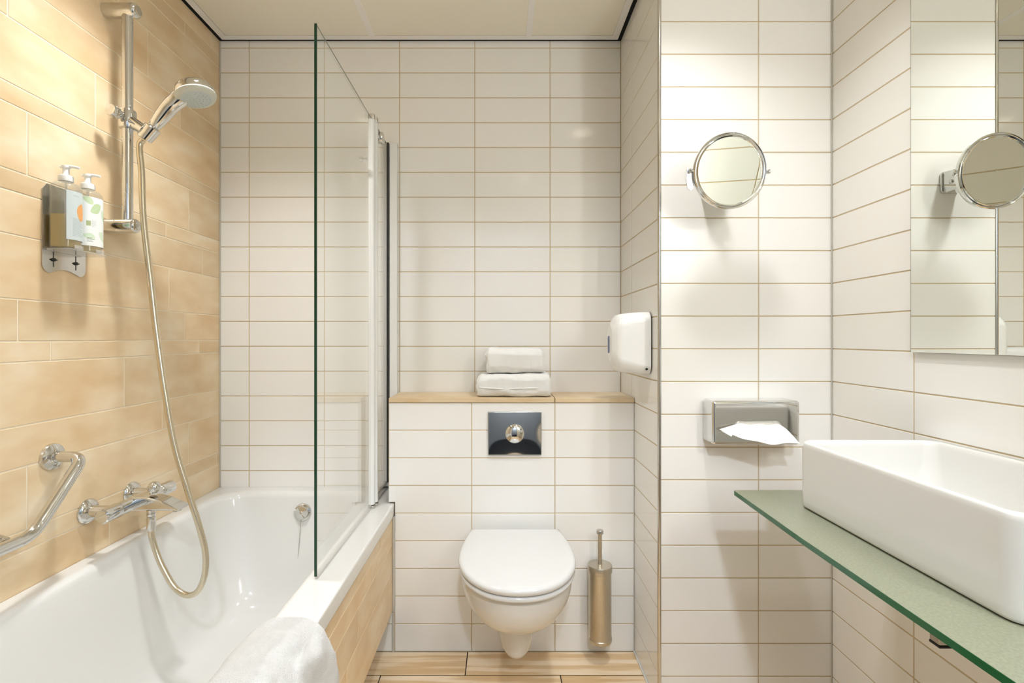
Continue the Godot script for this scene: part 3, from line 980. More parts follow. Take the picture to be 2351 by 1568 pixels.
# ------------------------------------------------------------------ shower rail, hand shower and hose
func build_shower() -> void:
	var zc := -1.405
	var xb := -1.0675
	var t := thing("shower_rail", Vector3(XL, 1.45, zc), "chrome vertical shower rail fixed to the beige wall", "shower rail")
	for y in [1.4535, 2.0686]:
		var bp := [Vector2(0.0, 0.0), Vector2(0.0205, 0.0), Vector2(0.0205, 0.082), Vector2(0.0185, 0.0885), Vector2(0.014, 0.0925), Vector2(0.0, 0.0945)]
		var bk := part("wall_bracket", B.new().lathe(bp, turned(Vector3(1, 0, 0), Vector3(XL + 0.0003, y, zc)), 30), M.chrome, t)
		part("end_cap", B.new().lathe([Vector2(0, 0.093), Vector2(0.0125, 0.093), Vector2(0.0125, 0.0952), Vector2(0, 0.0962)], turned(Vector3(1, 0, 0), Vector3(XL, y, zc)), 24), M.soft_chrome, bk)
	part("rail", B.new().tube(PackedVector3Array([Vector3(xb, 1.446, zc), Vector3(xb, 2.075, zc)]), 0.0135, 28), M.chrome, t)
	# slider with its clamp knob and the holder cone
	var ysl := 1.757
	var sl := part("slider", B.new().lathe([Vector2(0.0137, -0.026), Vector2(0.02, -0.026), Vector2(0.0215, -0.022), Vector2(0.0215, 0.022), Vector2(0.02, 0.026), Vector2(0.0137, 0.026)], Transform3D(Basis.IDENTITY, Vector3(xb, ysl, zc)), 28), M.chrome, t)
	part("clamp_knob", B.new().lathe([Vector2(0, 0), Vector2(0.009, 0.0), Vector2(0.009, 0.012), Vector2(0.016, 0.014), Vector2(0.017, 0.018), Vector2(0.017, 0.034), Vector2(0.015, 0.038), Vector2(0, 0.04)], turned(Vector3(-0.1, 0.1, 1.0), Vector3(xb - 0.004, ysl + 0.002, zc + 0.016)), 26), M.chrome, sl)
	var hold := Vector3(-1.006, 1.718, zc + 0.002)
	part("holder_arm", B.new().tube(PackedVector3Array([Vector3(xb + 0.008, ysl - 0.004, zc), hold]), PackedFloat32Array([0.0165, 0.0145]), 20), M.chrome, sl)
	# hand shower
	var head := Vector3(-0.876, 1.834, zc - 0.003)
	var nrm := Vector3(0.27, -0.962, 0.05).normalized()
	var hd := Vector3(0.62, 0.785, -0.01).normalized()
	part("holder_cone", B.new().lathe([Vector2(0.0, -0.021), Vector2(0.017, -0.021), Vector2(0.0195, -0.019), Vector2(0.0215, 0.02), Vector2(0.0195, 0.022), Vector2(0.0, 0.022)], turned(hd, hold), 24), M.chrome, sl)
	var hs := thing("hand_shower", hold, "chrome hand shower with pale round spray face in its holder", "shower head")
	var path := catmull([hold + hd * 0.0226, hold + hd * 0.05, hold + hd * 0.095, hold + hd * 0.125 + Vector3(0.003, -0.004, 0), head + Vector3(-0.026, 0.0, 0)], 6)
	var rad := PackedFloat32Array()
	var pr := [0.0135, 0.0175, 0.0205, 0.0215, 0.0225, 0.0225]
	for k in path.size():
		var s := float(k) / (path.size() - 1) * 4.999
		rad.append(lerpf(pr[int(s)], pr[int(s) + 1], s - int(s)))
	part("handle", B.new().tube(path, rad, 24), M.chrome, hs)
	var hx := turned(-nrm, head)
	part("head_shell", B.new().lathe([Vector2(0.0, -0.014), Vector2(0.046, -0.014), Vector2(0.051, -0.011), Vector2(0.0528, -0.006), Vector2(0.0525, 0.004), Vector2(0.049, 0.014), Vector2(0.041, 0.023), Vector2(0.029, 0.0295), Vector2(0.015, 0.033), Vector2(0.0, 0.034)], hx, 44), M.chrome, hs)
	part("face_ring", B.new().lathe([Vector2(0.04, -0.0185), Vector2(0.047, -0.0175), Vector2(0.0515, -0.0135), Vector2(0.0538, -0.0085), Vector2(0.053, -0.006)], hx, 44).lathe([Vector2(0.0, -0.0182), Vector2(0.04, -0.0182), Vector2(0.04, -0.014), Vector2(0.0, -0.014)], hx, 44), M.head_ring, hs)
	var plate := part("spray_plate", B.new().lathe([Vector2(0.0, -0.0205), Vector2(0.036, -0.0205), Vector2(0.0405, -0.019), Vector2(0.041, -0.0175), Vector2(0.0, -0.0175)], hx, 40), M.face_rubber, hs, "pale rubber spray face")
	var nz := B.new()
	for ring in [[0.008, 6], [0.017, 11], [0.026, 16], [0.034, 21]]:
		for k in ring[1]:
			var a: float = TAU * k / ring[1]
			nz.lathe([Vector2(0.0, -0.0225), Vector2(0.0012, -0.0222), Vector2(0.0016, -0.0195)], hx * Transform3D(Basis.IDENTITY, Vector3(cos(a) * ring[0], 0, sin(a) * ring[0])), 6)
	var nozzles := part("nozzles", nz, M.face_rubber, plate)
	nozzles.set_meta("kind", "stuff")
	# hose: hangs in a long loop down to the bath mixer
	var out := Vector3(-1.0, 0.5875, -1.405)
	var hp := [hold - hd * 0.0245, hold - hd * 0.038 + Vector3(-0.002, -0.010, 0), Vector3(-1.022, 1.60, -1.398), Vector3(-1.014, 1.47, -1.394), Vector3(-0.992, 1.30, -1.390), Vector3(-0.972, 1.15, -1.386), Vector3(-0.945, 0.98, -1.382), Vector3(-0.915, 0.83, -1.378), Vector3(-0.878, 0.71, -1.376), Vector3(-0.842, 0.60, -1.374), Vector3(-0.826, 0.53, -1.374), Vector3(-0.830, 0.468, -1.376), Vector3(-0.852, 0.422, -1.38), Vector3(-0.886, 0.408, -1.386), Vector3(-0.925, 0.428, -1.392), Vector3(-0.963, 0.482, -1.398), Vector3(-0.985, 0.525, -1.403), Vector3(-0.998, 0.565, -1.405), out]
	var h := thing("shower_hose", out, "flexible metal shower hose hanging in a long loop over the bath", "hose")
	var hpth := catmull(hp, 10)
	part("tube", B.new().tube(hpth, 0.0082, 16), M.hose_metal, h)
	part("end_nut", B.new().lathe([Vector2(0, -0.002), Vector2(0.0105, -0.002), Vector2(0.0115, 0.002), Vector2(0.0115, 0.034), Vector2(0.0105, 0.038), Vector2(0.0, 0.038)], Transform3D(Basis.IDENTITY, out + Vector3(0, -0.002, 0)), 20), M.chrome, h)

# ------------------------------------------------------------------ bath mixer
func build_bath_mixer() -> void:
	var yc := 0.66
	var xa := -1.0545
	var t := thing("bath_mixer", Vector3(XL, yc, -1.42), "chrome wall-mounted bath mixer tap with spout and diverter knob", "tap")
	for z in [-1.342, -1.502]:
		part("wall_flange", B.new().lathe([Vector2(0, 0), Vector2(0.0335, 0.0), Vector2(0.034, 0.003), Vector2(0.031, 0.009), Vector2(0.022, 0.0145), Vector2(0.0165, 0.016), Vector2(0.0155, 0.024), Vector2(0.0155, 0.066), Vector2(0, 0.066)], turned(Vector3(1, 0, 0), Vector3(XL + 0.0003, yc, z)), 34), M.chrome, t)
	part("body", B.new().tube(PackedVector3Array([Vector3(xa, yc, -1.352), Vector3(xa, yc, -1.5)]), 0.0185, 30), M.chrome, t)
	part("temperature_knob", B.new().lathe([Vector2(0, -0.055), Vector2(0.0165, -0.055), Vector2(0.0195, -0.052), Vector2(0.0205, -0.003), Vector2(0.019, 0.0), Vector2(0.0, 0.0)], turned(Vector3(0, 0, -1), Vector3(xa, yc, -1.351)), 30), M.chrome, t)
	part("volume_knob", B.new().lathe([Vector2(0, 0.0), Vector2(0.015, 0.0), Vector2(0.016, 0.012), Vector2(0.0195, 0.016), Vector2(0.0205, 0.02), Vector2(0.0195, 0.068), Vector2(0.0165, 0.07), Vector2(0, 0.07)], turned(Vector3(0, 0, -1), Vector3(xa, yc, -1.501)), 30), M.chrome, t)
	# arched spout
	var zs := -1.42
	var rows := []
	for k in 15:
		var s := k / 14.0
		var x := lerpf(xa - 0.004, -0.918, s)
		var top := yc + 0.02 + 0.004 * sin(s * PI) - 0.034 * s * s
		var low := lerpf(yc - 0.02, yc - 0.017, s)
		if s > 0.12: low = yc - 0.019 + 0.002 * s
		var hw := lerpf(0.024, 0.027, s)
		var rr := minf((top - low) * 0.3, 0.006)
		var xf := Transform3D(Basis(Vector3(0, 0, -1), Vector3.UP, Vector3(1, 0, 0)), Vector3(x, (top + low) / 2, zs))
		rows.append(B.rrect(xf, hw * 2, maxf(top - low, 0.006), rr, 0.0, 4))
	var b := B.new().grid(rows, true, true)
	b.fan(rows[0], Vector3(-1, 0, 0))
	b.fan(rows[-1], Vector3(1, 0, 0))
	part("spout", b, M.chrome, t)
	part("aerator", B.new().lathe([Vector2(0, -0.008), Vector2(0.01, -0.008), Vector2(0.0115, -0.006), Vector2(0.0115, 0.003), Vector2(0, 0.003)], Transform3D(Basis.IDENTITY, Vector3(-0.935, yc - 0.018, zs)), 22), M.soft_chrome, t)
	var ball := [Vector2(0.0, -0.018), Vector2(0.011, -0.018), Vector2(0.011, -0.0135)]
	for k in range(2, 15):
		var a := -PI / 2 + PI * k / 14
		ball.append(Vector2(0.0175 * cos(a), 0.0175 * sin(a)))
	part("diverter_knob", B.new().lathe(ball, Transform3D(Basis.IDENTITY, Vector3(-1.002, yc + 0.041, zs)), 30), M.chrome, t)
	part("hose_outlet", B.new().lathe([Vector2(0, -0.018), Vector2(0.0105, -0.018), Vector2(0.0115, -0.016), Vector2(0.0115, -0.011), Vector2(0.0095, -0.0095), Vector2(0.0115, -0.008), Vector2(0.0115, 0.001), Vector2(0, 0.001)], Transform3D(Basis.IDENTITY, Vector3(-1.0, yc - 0.0175, -1.405)), 20), M.chrome, t)

# ------------------------------------------------------------------ grab bar with soap basket
func build_grab_bar() -> void:
	var z0 := -1.234
	var y0 := 0.835
	var xo := -1.048
	var t := thing("grab_bar", Vector3(XL, y0, z0), "angled chrome grab bar with wire soap basket on the beige wall", "grab bar")
	var p := [Vector3(XL + 0.002, y0, z0), Vector3(xo, y0, z0), Vector3(xo, 0.6895, -1.098), Vector3(xo, 0.6895, -0.70), Vector3(XL + 0.002, 0.6895, -0.70)]
	part("bar", B.new().tube(bent(p, 0.034, 10), 0.0135, 26), M.chrome, t)
	for a in [[y0, z0], [0.6895, -0.70]]:
		part("wall_flange", B.new().lathe([Vector2(0, 0), Vector2(0.0335, 0.0), Vector2(0.034, 0.003), Vector2(0.032, 0.008), Vector2(0.024, 0.0125), Vector2(0.0155, 0.014), Vector2(0.0145, 0.016), Vector2(0, 0.016)], turned(Vector3(1, 0, 0), Vector3(XL + 0.0003, a[0], a[1])), 34), M.chrome, t)
	# soap basket of flat wires between bar and wall
	var bk := part("soap_basket", B.new().tube(bent([Vector3(-1.062, 0.7, -1.06), Vector3(-1.118, 0.7, -1.085), Vector3(-1.122, 0.7, -1.03), Vector3(-1.122, 0.7, -0.92), Vector3(-1.062, 0.7, -0.92)], 0.012, 4), 0.0028, 8), M.soft_chrome, t, "wire soap basket")
	for k in 9:
		var z := -1.066 + k * 0.017
		part("wire", B.new().tube(PackedVector3Array([Vector3(-1.12, 0.6985, z), Vector3(-1.056, 0.6905, z)]), 0.0022, 6), M.soft_chrome, bk)
	for k in 3:
		var x := -1.072 - k * 0.016
		part("wire", B.new().tube(PackedVector3Array([Vector3(x, 0.6945 + k * 0.0015, -1.07), Vector3(x, 0.6945 + k * 0.0015, -0.92)]), 0.0018, 6), M.soft_chrome, bk)

# ------------------------------------------------------------------ soap bottles in their wall bracket
func leaf(im: Image, cx: float, cy: float, l: float, w: float, ang: float, c: Color) -> void:
	for y in 256:
		for x in 192:
			var d := Vector2(x - cx, y - cy).rotated(-ang)
			if absf(d.x) < l and absf(d.y) < w * (1.0 - pow(d.x / l, 2.0)):
				im.set_pixel(x, y, im.get_pixel(x, y).lerp(c, 0.85 if absf(d.y) > 1.3 else 0.6))

func label_image(kind: int) -> ImageTexture:
	var im := Image.create(192, 256, false, Image.FORMAT_RGB8)
	var rng := RandomNumberGenerator.new()
	rng.seed = 40 + kind
	im.fill(rgb8(206, 216, 214) if kind == 0 else rgb8(244, 245, 240))
	if kind == 0:
		leaf(im, 112.0, 104.0, 50.0, 42.0, 1.75, rgb8(236, 160, 88))
		leaf(im, 122.0, 110.0, 44.0, 30.0, 1.4, rgb8(240, 168, 98))
		for k in 16:
			var y := 142 + k * 6
			im.fill_rect(Rect2i(36, y, 70 + rng.randi() % 60, 1), rgb8(120, 130, 124))
		im.fill_rect(Rect2i(40, 22, 60, 2), rgb8(170, 178, 172))
		im.fill_rect(Rect2i(40, 28, 44, 1), rgb8(176, 184, 178))
	else:
		leaf(im, 70.0, 58.0, 46.0, 26.0, -0.5, rgb8(188, 212, 160))
		leaf(im, 26.0, 20.0, 30.0, 16.0, 0.7, rgb8(196, 216, 170))
		leaf(im, 140.0, 90.0, 40.0, 22.0, 0.9, rgb8(204, 224, 190))
		leaf(im, 168.0, 100.0, 44.0, 20.0, 1.4, rgb8(168, 222, 172))
		leaf(im, 128.0, 200.0, 44.0, 22.0, 0.5, rgb8(212, 228, 198))
		leaf(im, 30.0, 206.0, 30.0, 16.0, 0.2, rgb8(206, 224, 190))
		im.fill_rect(Rect2i(14, 126, 20, 26), rgb8(176, 186, 134))
		for k in 7:
			im.fill_rect(Rect2i(38, 124 + k * 5, 18 + rng.randi() % 20, 1), rgb8(146, 150, 140))
		for k in 22:
			im.fill_rect(Rect2i(140 + rng.randi() % 8, 150 + k * 4, 14 + rng.randi() % 18, 1), rgb8(160, 164, 154))
		for k in 4:
			im.fill_rect(Rect2i(16, 214 + k * 6, 22 + rng.randi() % 26, 2), rgb8(120, 124, 112))
	return ImageTexture.create_from_image(im)

func bottle_ring(c: Vector3, w: float, r: float, y: float) -> PackedVector3Array:
	return ring_box(c.x - w, c.x + w, c.z - w, c.z + w, r, y, 8)

func build_soap() -> void:
	var xo := XL + 0.0345
	var yb := 1.3575
	var br := thing("bottle_bracket", Vector3(XL, 1.3, -1.27), "clear wall bracket holding two pump bottles on the beige wall", "bracket")
	var zn := -1.207
	var zf := -1.334
	# back plate with a wavy lower edge; local x runs along -z
	var poly := PackedVector2Array()
	var l := zn - zf
	for k in 9:
		var a := PI + PI / 2 * k / 8
		poly.append(Vector2(0.02 + 0.02 * cos(a), 1.318 + 0.022 * sin(a)))
	for k in range(1, 8):
		var s := k / 8.0
		poly.append(Vector2(lerpf(0.02, l - 0.02, s), 1.296 + 0.012 * sin(s * PI)))
	for k in 9:
		var a := -PI / 2 + PI / 2 * k / 8
		poly.append(Vector2(l - 0.02 + 0.02 * cos(a), 1.318 + 0.022 * sin(a)))
	poly.append(Vector2(l, 1.5))
	poly.append(Vector2(l - 0.012, 1.517))
	poly.append(Vector2(0.012, 1.517))
	poly.append(Vector2(0.0, 1.5))
	part("back_plate", B.new().prism(poly, Transform3D(Basis(Vector3(0, 0, -1), Vector3.UP, Vector3(1, 0, 0)), Vector3(XL + 0.0006, 0, zn)), 0.0025), M.soft_chrome, br)
	part("ledge", B.new().pillow(Transform3D(Basis(Vector3(0, 0, -1), Vector3(-1, 0, 0), Vector3(0, 1, 0)), Vector3(XL + 0.036, yb - 0.004, (zn + zf) / 2)), l - 0.004, 0.064, 0.004, 0.014, 0.0012, 2, 6), M.clear_plastic, br)
	for k in 2:
		var zc := -1.2375 if k == 0 else -1.3025
		var sc := part("thumb_screw", B.new().lathe([Vector2(0, 0), Vector2(0.0042, 0.0), Vector2(0.0042, 0.004), Vector2(0, 0.005)], turned(Vector3(1, 0, 0), Vector3(XL + 0.003, 1.33, zc)), 14).box(Vector3(XL + 0.0055, 1.33, zc), Vector3(0.003, 0.003, 0.016), 0.0006), M.black_seal, br)
		part("slot", B.new().box(Vector3(XL + 0.0034, 1.331, zc), Vector3(0.0008, 0.038, 0.0022), 0.0002), M.black_seal, sc)
		part("retaining_lip", B.new().box(Vector3(XL + 0.0675, yb + 0.003, zc), Vector3(0.002, 0.01, 0.026), 0.0006), M.clear_plastic, br)
	for k in 2:
		var c := Vector3(xo, 0, -1.2375 if k == 0 else -1.3025)
		var b := thing("soap_bottle", Vector3(c.x, yb, c.z), ["clear pump bottle half full of yellow soap with grey-green label", "clear pump bottle with white leaf-patterned label beside the rail"][k], "soap bottle", "pump bottles in the wall bracket")
		var w := 0.0305
		var rr := 0.0275
		var y0 := yb
		var y1 := 1.5235
		var rows := [bottle_ring(c, w - 0.006, rr - 0.005, y0 + 0.0002), bottle_ring(c, w - 0.0015, rr, y0 + 0.0012), bottle_ring(c, w, rr, y0 + 0.004), bottle_ring(c, w, rr, y1 - 0.016), bottle_ring(c, w - 0.001, rr, y1 - 0.010), bottle_ring(c, w - 0.005, rr, y1 - 0.004), bottle_ring(c, w - 0.012, rr - 0.004, y1), bottle_ring(c, 0.0125, 0.0124, y1 + 0.002), bottle_ring(c, 0.0115, 0.0114, y1 + 0.006)]
		var g := B.new().grid(rows, true, true)
		g.fan(rows[0], Vector3.DOWN)
		part("bottle", g, M.bottle_plastic, b)
		var lv := 1.44 if k == 0 else 1.455
		rows = [bottle_ring(c, w - 0.008, rr - 0.006, y0 + 0.0025), bottle_ring(c, w - 0.0022, rr - 0.002, y0 + 0.0045), bottle_ring(c, w - 0.0016, rr - 0.0016, lv)]
		g = B.new().grid(rows, true, true)
		g.fan(rows[0], Vector3.DOWN)
		g.fan(rows[2], Vector3.UP)
		part("liquid_soap", g, M.yellow_soap, b, "yellow liquid soap")
		part("dip_tube", B.new().tube(PackedVector3Array([Vector3(c.x, y1, c.z), Vector3(c.x, 1.45, c.z), Vector3(c.x - 0.004, y0 + 0.006, c.z + 0.018)]), 0.0028, 8), M.clear_plastic, b)
		# collar, stem and spout of the pump
		var pump := part("pump", B.new().lathe([Vector2(0, y1 + 0.003), Vector2(0.0155, y1 + 0.003), Vector2(0.016, y1 + 0.006), Vector2(0.0155, y1 + 0.016), Vector2(0.013, y1 + 0.018), Vector2(0.008, y1 + 0.0185), Vector2(0.0072, y1 + 0.02), Vector2(0.0072, y1 + 0.036), Vector2(0.0095, y1 + 0.038), Vector2(0.0095, y1 + 0.042), Vector2(0.0, y1 + 0.043)], Transform3D(Basis.IDENTITY, Vector3(c.x, 0, c.z)), 26), M.pump_plastic, b)
		var dirx := Vector3(1.0, 0, -0.15).normalized()
		var pth := PackedVector3Array([Vector3(c.x, y1 + 0.0395, c.z) - dirx * 0.013, Vector3(c.x, y1 + 0.0415, c.z), Vector3(c.x, y1 + 0.041, c.z) + dirx * 0.018, Vector3(c.x, y1 + 0.0385, c.z) + dirx * 0.031])
		part("spout", B.new().tube(pth, PackedFloat32Array([0.0028, 0.0042, 0.0036, 0.003]), 12), M.pump_plastic, pump)
		# printed label wrapped round the room-facing sides
		var lm := mat("label_print_%d" % k, Color.WHITE, 0.4)
		lm.albedo_texture = label_image(k)
		var q := PackedVector2Array()
		var ws := w + 0.0006
		var spread := [[-0.031, 0.024], [-0.031, 0.031]][k] as Array
		for s in 25:
			# walk over the rounded front: z offset from near to far, x from the corner rounding
			var zz: float = lerpf(spread[1], spread[0], s / 24.0)
			zz = clampf(zz, -ws, ws)
			var over := maxf(absf(zz) - (ws - rr), 0.0)
			var xx := ws - (rr - sqrt(maxf(rr * rr - over * over, 0.0)))
			q.append(Vector2(c.x + xx, c.z + zz))
		var ly0: float = [1.378, 1.374][k]
		var ly1: float = [1.5, 1.502][k]
		var lr := []
		for yy in [ly0, ly1]:
			var row := PackedVector3Array()
			for e in q:
				row.append(Vector3(e.x, yy, e.y))
			lr.append(row)
		var lb := B.new().grid(lr, false, false)
		for e in lb.uv.size():
			lb.uv[e].y = 1.0 - (lb.v[e].y - ly0) / (ly1 - ly0)
		# normals towards the room
		for e in lb.n.size():
			if lb.n[e].dot(Vector3(lb.v[e].x - c.x, 0, lb.v[e].z - c.z)) < 0: lb.n[e] = -lb.n[e]
		part("label", lb, lm, b, ["pale grey-green label with an orange shape", "white label with pale green leaves"][k])

# ------------------------------------------------------------------ paper dispensers
func build_dispensers() -> void:
	# toilet-paper dispenser on the pillar side
	var c := Vector3(XP - 0.061, 1.117, -1.632)
	var t := thing("paper_dispenser", Vector3(XP, 1.117, -1.632), "white plastic toilet paper dispenser with blue slot on the pillar side", "paper dispenser")
	# local x along +z (towards the room), local y up, local z away from the wall (-x)
	var rows := []
	for k in 13:
		var s := k / 12.0
		var off := 0.004 + 0.117 * s
		var grow := 1.0 - 0.3 * pow(s, 3.2)
		var round_off := 0.0
		if s > 0.8: round_off = pow((s - 0.8) / 0.2, 2.0)
		var w := 0.135 * (1.0 - 0.12 * pow(s, 2.0)) - 0.05 * round_off
		var h := 0.202 * (1.0 - 0.12 * pow(s, 2.5)) - 0.06 * round_off
		rows.append(B.rrect(Transform3D(Basis(Vector3(0, 0, 1), Vector3.UP, Vector3(-1, 0, 0)), Vector3(XP, 1.117, -1.632)), w, h, 0.03 + 0.02 * s, off, 8))
		grow = grow
	var b := B.new().grid(rows, true, true)
	b.fan(rows[0], Vector3(1, 0, 0))
	b.fan(rows[-1], Vector3(-1, 0, 0))
	part("cover", b, M.white_plastic, t)
	part("back_plate", B.new().pillow(Transform3D(Basis(Vector3(0, 0, 1), Vector3.UP, Vector3(-1, 0, 0)), Vector3(XP - 0.0025, 1.117, -1.632)), 0.126, 0.192, 0.004, 0.026, 0.001, 2, 6), M.black_seal, t, "dark back plate")
	part("level_window", B.new().pillow(Transform3D(Basis(Vector3(0, 0, 1), Vector3.UP, Vector3(-1, 0, 0)), Vector3(XP - 0.1205, 1.112, -1.645)), 0.018, 0.058, 0.006, 0.0085, 0.002, 3, 6), M.slot_plastic, t, "small blue level window")
	part("lock", B.new().lathe([Vector2(0, 0), Vector2(0.004, 0), Vector2(0.004, 0.0012), Vector2(0, 0.0014)], turned(Vector3(0, 0, 1), Vector3(XP - 0.018, 1.034, -1.5665)), 12), M.black_seal, t)

	# tissue box on the pillar front
	var x0 := 0.614
	var x1 := 0.869
	var y0 := 0.8225
	var y1 := 0.951
	var zf := -1.425
	var bx := thing("tissue_dispenser", Vector3((x0 + x1) / 2, y0, ZP), "chrome wall-mounted tissue box with a white tissue sticking out", "tissue box")
	var cen := Vector3((x0 + x1) / 2, (y0 + y1) / 2, 0)
	part("case", B.new().pillow(Transform3D(Basis.IDENTITY, cen + Vector3(0, 0, (ZP + zf) / 2 + 0.0005)), x1 - x0, y1 - y0, zf - ZP - 0.001, 0.01, 0.009, 5, 5), M.chrome, bx)
	var sc := Vector3(0.745, 0.8745, zf)
	part("slot_lip", B.new().tube(loop(B.rrect(Transform3D(Basis.IDENTITY, sc + Vector3(0, 0, 0.0006)), 0.134, 0.032, 0.0155, 0.0, 6)), 0.0022, 8, false), M.chrome, bx)
	part("slot", B.new().pillow(Transform3D(Basis.IDENTITY, sc), 0.132, 0.03, 0.002, 0.0148, 0.0004, 2, 6), M.cream_paint, bx)
	# tissue: one sheet drawn out of the slot, drooping towards the basin
	var tis := thing("tissue", sc, "white paper tissue drawn out of the chrome tissue box", "tissue")
	var sheet := []
	var tl := Vector3(0.682, 0.884, zf + 0.002)
	var trr := Vector3(0.806, 0.882, zf + 0.002)
	var bl := Vector3(0.648, 0.857, zf + 0.05)
	var brr := Vector3(0.83, 0.838, zf + 0.062)
	for j in 17:
		var s := j / 16.0
		var row := PackedVector3Array()
		for i in 25:
			var u := i / 24.0
			var p := tl.lerp(trr, u).lerp(bl.lerp(brr, u), s)
			p.y += 0.007 * sin(s * PI * 0.8) - 0.012 * s * sin(u * PI)
			p.z += 0.004 * sin(u * 9.0 + s * 3.0) * s
			p.y += 0.0016 * sin(u * 15.0 - s * 4.0)
			row.append(p)
		sheet.append(row)
	part("sheet", solid_sheet(sheet, 0.0005), M.tissue_paper, tis)
	var flap := []
	for j in 9:
		var s := j / 8.0
		var row := PackedVector3Array()
		for i in 9:
			var u := i / 8.0
			var p := Vector3(0.682, 0.884, zf + 0.003).lerp(Vector3(0.652, 0.854, zf + 0.038), u).lerp(Vector3(0.627, 0.8705, zf + 0.014), s * (1.0 - 0.1 * u))
			p.z += 0.003 * sin(u * 4.0)
			row.append(p)
		flap.append(row)
	part("folded_corner", solid_sheet(flap, 0.0005), M.tissue_paper, tis)

func loop(ring: PackedVector3Array) -> PackedVector3Array:
	var r := ring.duplicate()
	r.append(ring[0])
	return r

# a thin sheet with two faces
func solid_sheet(rows: Array, th: float) -> B:
	var b := B.new().grid(rows, false, false)
	var n0 := b.n.duplicate()
	var nu: int = rows[0].size()
	var back := []
	for j in rows.size():
		var r := PackedVector3Array()
		for i in nu:
			r.append(rows[j][i] - n0[j * nu + i] * th)
		back.append(r)
	b.grid(back, false, true)
	return b

# ------------------------------------------------------------------ towels
func fold_shape(c: Vector3, w: float, h: float, d: float, sd: int, amp: float, sag: float) -> B:
	# folded towel: closed loop in y-z swept along x, front edge a soft fold
	var n := FastNoiseLite.new()
	n.seed = sd
	n.frequency = 9.0
	n.fractal_octaves = 3
	var rows := []
	var nx := 44
	var nc := 12
	for i in nx + 1:
		var s := float(i) / nx * 2.0 - 1.0
		var e := maxf(absf(s) - 0.86, 0.0) / 0.14
		var shrink := sqrt(maxf(1.0 - e * e, 0.02))
		var x := c.x + s * w / 2
		var hh := h * (0.62 + 0.38 * shrink) * (1.0 - sag * (1.0 - s) * 0.12)
		var dd := d * (0.9 + 0.1 * shrink)
		var ring := B.rrect(Transform3D(Basis(Vector3(0, 0, 1), Vector3.UP, Vector3(-1, 0, 0)), Vector3(x, c.y + hh / 2 + (h - hh) * 0.15, c.z)), dd, hh, hh * 0.32, 0.0, nc)
		for k in ring.size():
			var p := ring[k]
			var q := n.get_noise_3d(p.x * 1.2, p.y * 2.0, p.z * 2.0) * amp
			var out := (p - Vector3(x, c.y + hh / 2, c.z)).normalized()
			p += out * q
			p.x += n.get_noise_3d(p.y * 3.0 + 7.0, p.z * 3.0, s) * amp * 1.4 * absf(s)
			p.y = maxf(p.y, c.y)
			ring[k] = p
		rows.append(ring)
	var b := B.new().grid(rows, true, true)
	b.fan(rows[0], Vector3(-1, 0, 0))
	b.fan(rows[-1], Vector3(1, 0, 0))
	return b

func build_towels() -> void:
	var y := 0.918
	var t := thing("folded_towel", Vector3(0.048, y, -1.872), "larger folded white towel, lower of the two on the stone shelf", "towel", "towels on the cistern shelf")
	part("cloth", fold_shape(Vector3(0.048, y, -1.872), 0.272, 0.088, 0.18, 61, 0.006, 0.3), M.towelling, t)
	part("fold_line", B.new().tube(catmull([Vector3(-0.078, y + 0.036, -1.7845), Vector3(0.0, y + 0.031, -1.7825), Vector3(0.09, y + 0.033, -1.7825), Vector3(0.175, y + 0.035, -1.7845)], 8), 0.003, 6), M.towelling, t)
	var y2 := y + 0.087
	var u := thing("folded_towel", Vector3(0.052, y2, -1.868), "smaller folded white towel on top of the larger one", "towel", "towels on the cistern shelf")
	part("cloth", fold_shape(Vector3(0.052, y2, -1.868), 0.212, 0.09, 0.16, 67, 0.006, -0.3), M.towelling, u)

	# bath towel thrown over the rim of the bath
	var n := FastNoiseLite.new()
	n.seed = 71
	n.frequency = 5.0
	n.fractal_octaves = 3
	var rows := []
	for j in 57:
		var s := j / 56.0                 # 0 at the far end, 1 near the camera
		var row := PackedVector3Array()
		for i in 61:
			var a := i / 60.0             # 0 inside the tub, 1 outside at the hem
			var p: Vector3
			# cross-section: up the inside wall, over the rim, down outside
			var prof := [Vector2(-0.572, 0.41), Vector2(-0.556, 0.45), Vector2(-0.532, 0.495), Vector2(-0.485, 0.553), Vector2(-0.43, 0.565), Vector2(-0.385, 0.556), Vector2(-0.358, 0.515), Vector2(-0.35, 0.44), Vector2(-0.344, 0.36), Vector2(-0.34, 0.28)]
			var f := a * (prof.size() - 1)
			var k := mini(int(f), prof.size() - 2)
			var p0: Vector2 = prof[maxi(k - 1, 0)]
			var p1: Vector2 = prof[k]
			var p2: Vector2 = prof[k + 1]
			var p3: Vector2 = prof[mini(k + 2, prof.size() - 1)]
			var xy := p1.cubic_interpolate(p2, p0, p3, f - k)
			# far edge sweeps back where it crosses the rim
			var z_far := -1.005 + 0.42 * pow(maxf(0.42 - a, 0.0), 1.5) + 0.02 * a
			z_far = -0.998 + 0.5 * pow(maxf(0.44 - a, 0.0), 1.4) - 0.03 * maxf(a - 0.6, 0.0)
			var z := lerpf(z_far, -0.6, s)
			var q := n.get_noise_3d(xy.x * 2.0, xy.y * 2.0, z * 1.5) * 0.012 + n.get_noise_3d(xy.x * 9.0, xy.y * 9.0, z * 9.0) * 0.002
			var hang := maxf(a - 0.55, 0.0)
			p = Vector3(xy.x + (maxf(q, -0.002) if a > 0.45 else minf(q, 0.002)) + hang * 0.03 * (1.0 + sin(z * 17.0 + 1.0)), xy.y + maxf(q, -0.003), z)
			row.append(p)
		rows.append(row)
	var bt := thing("bath_towel", Vector3(-0.43, 0.54, -0.78), "white bath towel draped over the rim of the bathtub", "towel")
	part("cloth", thick_sheet(rows, 0.009), M.bath_towelling, bt)

